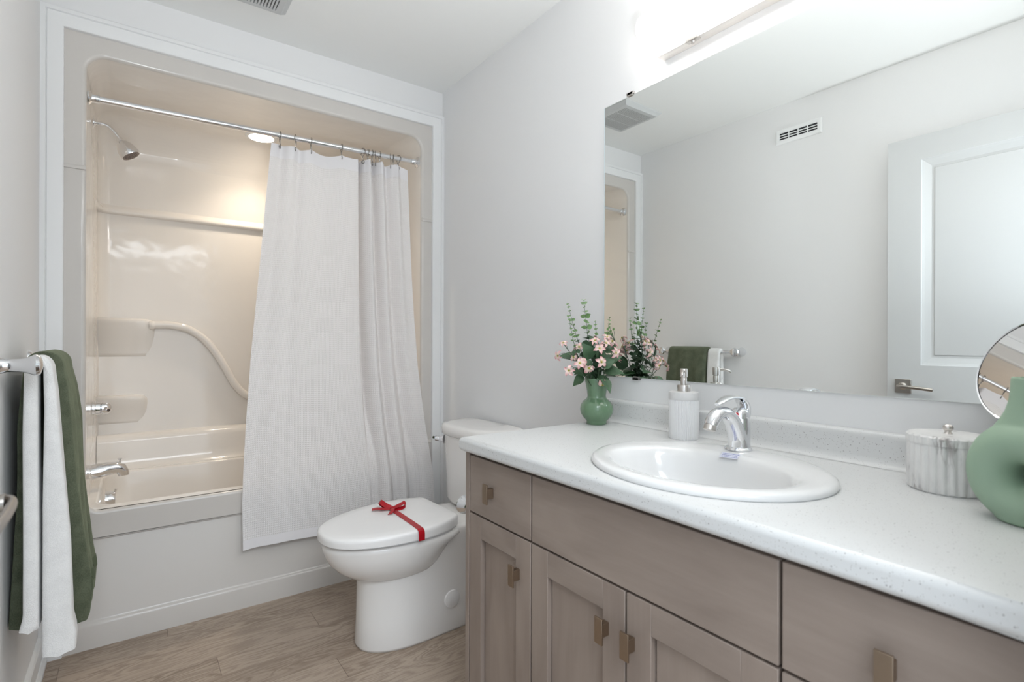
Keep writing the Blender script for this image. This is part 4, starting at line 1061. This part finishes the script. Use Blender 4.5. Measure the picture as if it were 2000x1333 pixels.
def eucalyptus(tip, bend, label, size=1.0, face=0.0, n=12):
    root = thing('eucalyptus_sprig', label, 'plant', tuple(W3(0, 0, 0.05)), 0, 'eucalyptus sprigs in the green vase')
    base = W3(random.uniform(-0.01, 0.01), random.uniform(-0.008, 0.008), 0.095); r_ = Vector(root.location)
    T_ = W3(*tip); mid_ = base.lerp(T_, 0.5) + rI * bend
    pth = smooth_path([base, base.lerp(T_, 0.12) * 0.5 + (base + Vector((0, 0, 0.03))) * 0.5, mid_, T_], 8)
    mb = MB(); mb.tube([tuple(p - r_) for p in pth], [0.0016 - 0.0011 * i / len(pth) for i in range(len(pth))], 7); mb.build('stem', 'stem', root)
    m = len(pth)
    for k in range(n):
        t = 0.28 + 0.72 * k / (n - 1); i = min(m - 2, int(t * (m - 1))); p = pth[i].lerp(pth[i + 1], t * (m - 1) - i); tg = (pth[i + 1] - pth[i]).normalized()
        ang = face + k * PI * 0.39 + random.uniform(-0.25, 0.25)
        side = rI * math.cos(ang) * 1.3 + dI * math.sin(ang); side = (side - tg * side.dot(tg)).normalized()
        kind = 0 if t < 0.74 else (1 if t < 0.88 else 2); sc = size * (1.15 - 0.30 * t)
        for s in (-1, 1):
            d_ = side * s * 0.9 + tg * (0.30 + 0.75 * max(0, t - 0.7))
            Mx = orient(p - r_, d_, tg * 0.45 - dI * random.uniform(0.1, 1.1) + rI * random.uniform(-0.6, 0.6)) @ Matrix.Diagonal((sc, sc, sc, 1)); inst('leaf', LEAF_EU[kind], root, Mx)
eucalyptus((-0.042, 0.005, 0.400), -0.004, 'tallest eucalyptus sprig with dark round leaves, left of the mirror edge', 1.22, 0.4, 22)
eucalyptus((-0.096, -0.015, 0.386), -0.008, 'leaning eucalyptus sprig with pale tip, left of the tallest sprig', 0.75, 1.2, 22)
eucalyptus((-0.100, -0.075, 0.345), -0.016, 'outermost left eucalyptus sprig with pale buds', 0.7, 0.2, 18)
eucalyptus((-0.010, -0.03, 0.330), 0.004, 'short pale eucalyptus sprig at the middle of the bunch', 0.75, 0.9, 17)
eucalyptus((0.045, 0.02, 0.345), 0.008, 'eucalyptus sprig leaning against the mirror', 0.8, 1.6, 19)
def spray(pts, label, blooms, leaves, seed):
    random.seed(seed)
    root = thing('flower_spray', label, 'flower', tuple(W3(0, 0, 0.05)), 0, 'pink blossom sprays in the green vase'); r_ = Vector(root.location)
    P = smooth_path([W3(random.uniform(-0.008, 0.008), random.uniform(-0.008, 0.008), 0.095)] + [W3(*p) for p in pts], 6)
    mb = MB(); mb.tube([tuple(p - r_) for p in P], 0.0011, 7)
    for b in blooms:
        q = W3(*b[:3]); i = min(range(len(P)), key=lambda k: (P[k] - q).length); a = P[max(0, i - 4)]
        mp = a.lerp(q, 0.6) + Vector((0, 0, 0.010)); mb.tube([tuple(p - r_) for p in smooth_path([a, mp, q], 4)], 0.0008, 6)
    mb.build('stem', 'stem', root)
    for b in blooms:
        q = W3(*b[:3]); fx, fd, fz = b[3]; nrm = rI * fx - dI * fd + Vector((0, 0, fz))
        x_ = nrm.orthogonal(); x_ = Matrix.Rotation(random.uniform(0, 6), 3, nrm) @ x_
        Mx = orient(q - r_, x_, nrm); k = b[4] if len(b) > 4 else 1.0
        o = inst('blossom', random.choice(BL), root, Mx @ Matrix.Diagonal((k, k, k, 1))); inst('flower_center', PIST, o, Matrix.Identity(4))
    if seed == 11:
        for bx in range(7):
            q = W3(0.038 + 0.004 * bx - 0.01, -0.01 + random.uniform(-0.01, 0.01), 0.29 + 0.006 * ((bx * 3) % 5)); a = P[-2]
            mb = MB(); mb.ball(q - r_, 0.0034, 8, 6, (1, 1, 1.3)); bd = mb.build('bud', 'leaf2', root)
            mb = MB(); mb.tube([tuple(p - r_) for p in smooth_path([a, a.lerp(q, 0.6) + Vector((0, 0, 0.004)), q], 3)], 0.0007, 5); mb.build('bud_stalk', 'stem', bd)
    for (a, d, z, xa, xd, xz, za, zd, zz, k, q) in leaves:
        p = W3(a, d, z); xd_ = rI * xa + dI * xd + Vector((0, 0, xz)); zh = rI * za - dI * zd + Vector((0, 0, zz))
        i = min(range(len(P)), key=lambda m_: (P[m_] - p).length)
        inst('leaf', LEAF_BIG[q], root, orient(p - r_, xd_, zh) @ Matrix.Diagonal((k, k, k, 1)))
spray([(-0.04, -0.02, 0.17), (-0.085, -0.03, 0.225), (-0.110, -0.035, 0.258)], 'pink spray reaching furthest left and highest',
      [(-0.112, -0.035, 0.262, (-0.3, 0.5, 0.8), 0.8), (-0.060, -0.02, 0.250, (-0.2, 0.8, 0.3), 0.9), (-0.128, -0.03, 0.222, (-0.8, 0.5, -0.2), 0.95), (-0.080, -0.04, 0.218, (-0.3, 0.8, 0.4), 0.9)],
      [(-0.055, 0.0, 0.205, -1, 0.1, 0.35, 0.1, 0.5, 0.9, 1.0, 0), (-0.02, -0.03, 0.215, -0.3, -0.4, 0.5, -0.1, 1.0, 0.4, 1.0, 1), (-0.07, -0.02, 0.215, -0.9, 0.0, 0.25, 0.0, 0.6, 0.9, 0.9, 0)], 2)
spray([(-0.04, -0.05, 0.15), (-0.075, -0.08, 0.185), (-0.098, -0.095, 0.178)], 'pink spray drooping low on the left side of the vase',
      [(-0.100, -0.095, 0.178, (-0.4, 0.8, 0.1), 1.0), (-0.066, -0.085, 0.200, (-0.2, 0.9, 0.3), 1.0), (-0.035, -0.07, 0.184, (0.0, 1.0, 0.25), 1.25), (-0.052, -0.06, 0.206, (0.3, 0.8, 0.4), 0.9)],
      [(-0.03, -0.03, 0.170, -1, -0.1, 0.15, 0.0, 0.9, 0.5, 0.9, 0), (-0.045, -0.03, 0.155, -0.8, -0.1, -0.4, -0.2, 0.7, 0.6, 0.8, 1)], 5)
spray([(0.0, -0.05, 0.18), (0.0, -0.06, 0.235), (0.004, -0.062, 0.262)], 'pink spray at the front centre of the bunch',
      [(-0.002, -0.065, 0.245, (0.0, 0.9, 0.4), 1.0), (0.002, -0.075, 0.204, (0.25, 0.9, 0.1), 1.1), (0.022, -0.04, 0.262, (0.4, 0.6, 0.5), 0.9), (-0.012, -0.04, 0.270, (-0.3, 0.6, 0.6), 0.9)],
      [(0.0, -0.05, 0.215, 0.1, -0.5, 0.6, 0.2, 0.9, 0.4, 0.7, 1), (0.01, -0.06, 0.150, 0.2, -0.4, -0.3, 0.4, 0.6, 0.7, 0.9, 0), (-0.02, -0.04, 0.185, -0.7, -0.3, 0.4, -0.1, 0.9, 0.4, 0.8, 1), (0.01, -0.05, 0.19, 0.6, -0.3, 0.4, 0.2, 0.9, 0.4, 0.75, 1)], 8)
spray([(0.03, -0.02, 0.19), (0.05, -0.02, 0.245), (0.056, -0.02, 0.27)], 'pink spray leaning toward the mirror on the right',
      [(0.044, -0.03, 0.268, (0.2, 0.7, 0.6), 1.0), (0.052, -0.045, 0.232, (0.5, 0.8, 0.1), 1.0), (0.030, -0.02, 0.282, (0.0, 0.6, 0.8), 0.85), (0.055, 0.02, 0.262, (0.5, -0.7, 0.4), 1.0), (0.03, 0.045, 0.25, (0.2, -0.9, 0.3), 1.1)],
      [(0.012, -0.03, 0.195, 0.9, -0.1, 0.5, 0.1, 0.7, 0.7, 1.1, 0), (0.02, -0.03, 0.170, 1, -0.2, 0.25, 0.2, 0.6, 0.8, 1.1, 1), (0.03, 0.0, 0.23, 0.5, 0.2, 0.8, -0.3, 0.9, 0.3, 1.0, 1), (0.025, 0.01, 0.16, 0.9, 0.5, 0.1, 0.1, 0.2, 1.0, 1.0, 0)], 11)
spray([(0.01, 0.02, 0.18), (0.02, 0.04, 0.24), (0.0, 0.05, 0.26)], 'pink spray at the back facing the mirror',
      [(0.03, 0.055, 0.215, (0.1, -0.9, 0.2), 1.1), (-0.02, 0.055, 0.24, (-0.3, -0.8, 0.3), 1.1), (-0.065, 0.04, 0.235, (-0.6, -0.6, 0.3), 1.1), (0.0, 0.05, 0.28, (0, -0.6, 0.6), 1.0)],
      [(0.0, 0.03, 0.18, 0.3, 0.7, 0.5, 0.2, -0.8, 0.5, 1.2, 0), (-0.02, 0.02, 0.16, -0.5, 0.8, 0.3, -0.2, -0.6, 0.7, 1.2, 1), (0.02, 0.01, 0.15, 0.6, 0.7, 0.2, 0.2, -0.6, 0.7, 1.2, 0), (-0.01, 0.03, 0.21, -0.2, 0.5, 0.8, 0, -1, 0.3, 1.1, 1)], 14)
spray([(0.01, -0.02, 0.14), (0.02, -0.045, 0.155), (0.012, -0.058, 0.142)], 'single pink blossom hanging over the vase lip',
      [(0.008, -0.062, 0.132, (0.1, 0.5, -0.8), 1.0)], [(-0.006, -0.03, 0.148, 0.55, -0.5, 0.15, 0.0, 0.5, 0.9, 0.85, 1)], 17)
random.seed(21)

sd = thing('soap_dispenser', 'white ribbed soap dispenser with steel pump on the counter', 'soap dispenser', (1.4745, 0.897, ZT))
mb = MB(); mb.lathe([(0.0, 0.0), (0.0385, 0.0), (0.0400, 0.002), (0.0400, 0.108), (0.0, 0.108)], 200, flute=56, depth=0.05, frange=(0.001, 0.1085)); mb.build('bottle', 'dispwhite', sd, angle=40)
mb = MB(); mb.lathe([(0.0405, 0.108), (0.0405, 0.126), (0.0390, 0.129), (0.018, 0.1305), (0.0, 0.1305)], 64); mb.build('shoulder', 'dispgrey', sd)
mb = MB(); mb.lathe([(0.0175, 0.130), (0.0175, 0.146), (0.0165, 0.148), (0.0, 0.148)], 40); pc = mb.build('pump_collar', 'steel', sd)
mb = MB(); mb.lathe([(0.0085, 0.147), (0.0085, 0.166), (0.0078, 0.167), (0.0078, 0.169), (0.0105, 0.170), (0.0105, 0.190), (0.009, 0.193), (0.0, 0.1935)], 28)
mb.tube([(0, 0, 0.186), (-0.020, -0.012, 0.1855), (-0.035, -0.020, 0.182), (-0.039, -0.0225, 0.177)], [0.0042, 0.0038, 0.0035, 0.0032], 12); mb.build('pump_head', 'steel', sd)

ca = thing('marble_canister', 'round fluted grey-veined marble canister with a steel knob', 'canister', (1.440, 0.306, ZT))
mb = MB(); mb.lathe([(0.0, 0.0), (0.057, 0.0), (0.0605, 0.003), (0.0605, 0.0845), (0.0, 0.0845)], 288, flute=26, depth=0.05, frange=(0.002, 0.09)); mb.build('jar', 'marble', ca, angle=35)
mb = MB(); mb.lathe([(0.0, 0.085), (0.0615, 0.085), (0.062, 0.087), (0.062, 0.0985), (0.058, 0.1015), (0.0, 0.102)], 288, flute=26, depth=0.04, frange=(0.084, 0.099)); cl = mb.build('lid', 'marble', ca, angle=35)
mb = MB(); mb.lathe([(0.007, 0.1015), (0.005, 0.104), (0.005, 0.107)], 20); mb.ball((0, 0, 0.1125), 0.0083, 20, 12, (1, 1, 0.85)); mb.build('knob', 'steel', cl)

# round tabletop mirror
mk = thing('makeup_mirror', 'round chrome tabletop makeup mirror tilted behind the green vase', 'mirror', (1.468, 0.185, ZT))
Cm = Vector((1.4705, 0.2003, 1.0855)); el, az = 0.33, 0.555; RM = 0.0950
nn = Vector((-math.cos(el) * math.cos(az), math.cos(el) * math.sin(az), math.sin(el)))
qm = nn.to_track_quat('Z', 'Y').to_matrix(); off = Cm - Vector((1.468, 0.185, ZT))
def mm(prof, n, name, mat, **k):
    mb = MB(); mb.lathe(prof, n, **k); mb.v = [tuple(off + qm @ Vector(v)) for v in mb.v]; return mb.build(name, mat, mk, angle=30)
mm([(0.0, 0.0), (RM - 0.003, 0.0), (RM - 0.003, -0.002), (0.0, -0.002)], 96, 'glass', 'mirror2')
mm([(RM - 0.003, 0.001), (RM - 0.001, 0.002), (RM, 0.0), (RM, -0.008), (RM - 0.004, -0.010), (RM - 0.02, -0.012), (0.0, -0.013)], 96, 'rim', 'chrome', cap0=False)
mb = MB(); b0 = off - Vector((nn.x, nn.y, nn.z)) * 0.012
pth = smooth_path([tuple(b0), tuple(b0 - nn * 0.010 + Vector((0, 0, -0.02))), (0.006, 0.002, 0.09), (0.0, 0.0, 0.04), (0, 0, 0.008)], 6); mb.tube(pth, 0.005, 14); mb.build('stand', 'chrome', mk)
mb = MB(); mb.lathe([(0.0, 0.0), (0.046, 0.0), (0.047, 0.003), (0.040, 0.007), (0.008, 0.010), (0.0, 0.010)], 48); mb.build('base', 'chrome', mk)

# sage donut vase
dvz = thing('donut_vase', 'matte sage green donut-shaped vase at the right edge of the counter', 'vase', (1.314, 0.176, ZT), math.radians(-16))
def donut():
    mb = MB(); n, m = 72, 28; rings = []
    for i in range(n):
        t = 2 * PI * i / n; c, s = math.cos(t), math.sin(t)
        ring = []
        for j in range(m):
            a = 2 * PI * j / m; rad = math.cos(a) * 0.0335; x = math.sin(a) * 0.045
            ring.append((x, c * (0.0425 + rad), max(0.0, 0.073 + s * (0.047 + rad))))
        rings.append(ring)
    mb.loft(rings + [rings[0]], True, False, False)
    lv = [(0.118, 0.054, 0.033), (0.130, 0.050, 0.032), (0.142, 0.043, 0.030), (0.154, 0.0355, 0.0275), (0.166, 0.0295, 0.0255), (0.180, 0.0255, 0.0235), (0.196, 0.0235, 0.0225), (0.2165, 0.0225, 0.0220), (0.2185, 0.0213, 0.0210), (0.2170, 0.0190, 0.0188), (0.19, 0.0180, 0.0178)]
    mb.loft([[(rx * math.cos(2 * PI * k / 40), ry * math.sin(2 * PI * k / 40), z) for k in range(40)] for z, ry, rx in lv])
    mb.lathe([(0.0, 0.0), (0.036, 0.0), (0.040, 0.003), (0.042, 0.014), (0.0, 0.016)], 40)
    o = mb.build('vase_body', 'matte_green', dvz, angle=180)
    r = o.modifiers.new('remesh', 'REMESH'); r.mode = 'VOXEL'; r.voxel_size = 0.0018; r.use_smooth_shade = True
    s_ = o.modifiers.new('smooth', 'SMOOTH'); s_.factor = 0.6; s_.iterations = 14
donut()
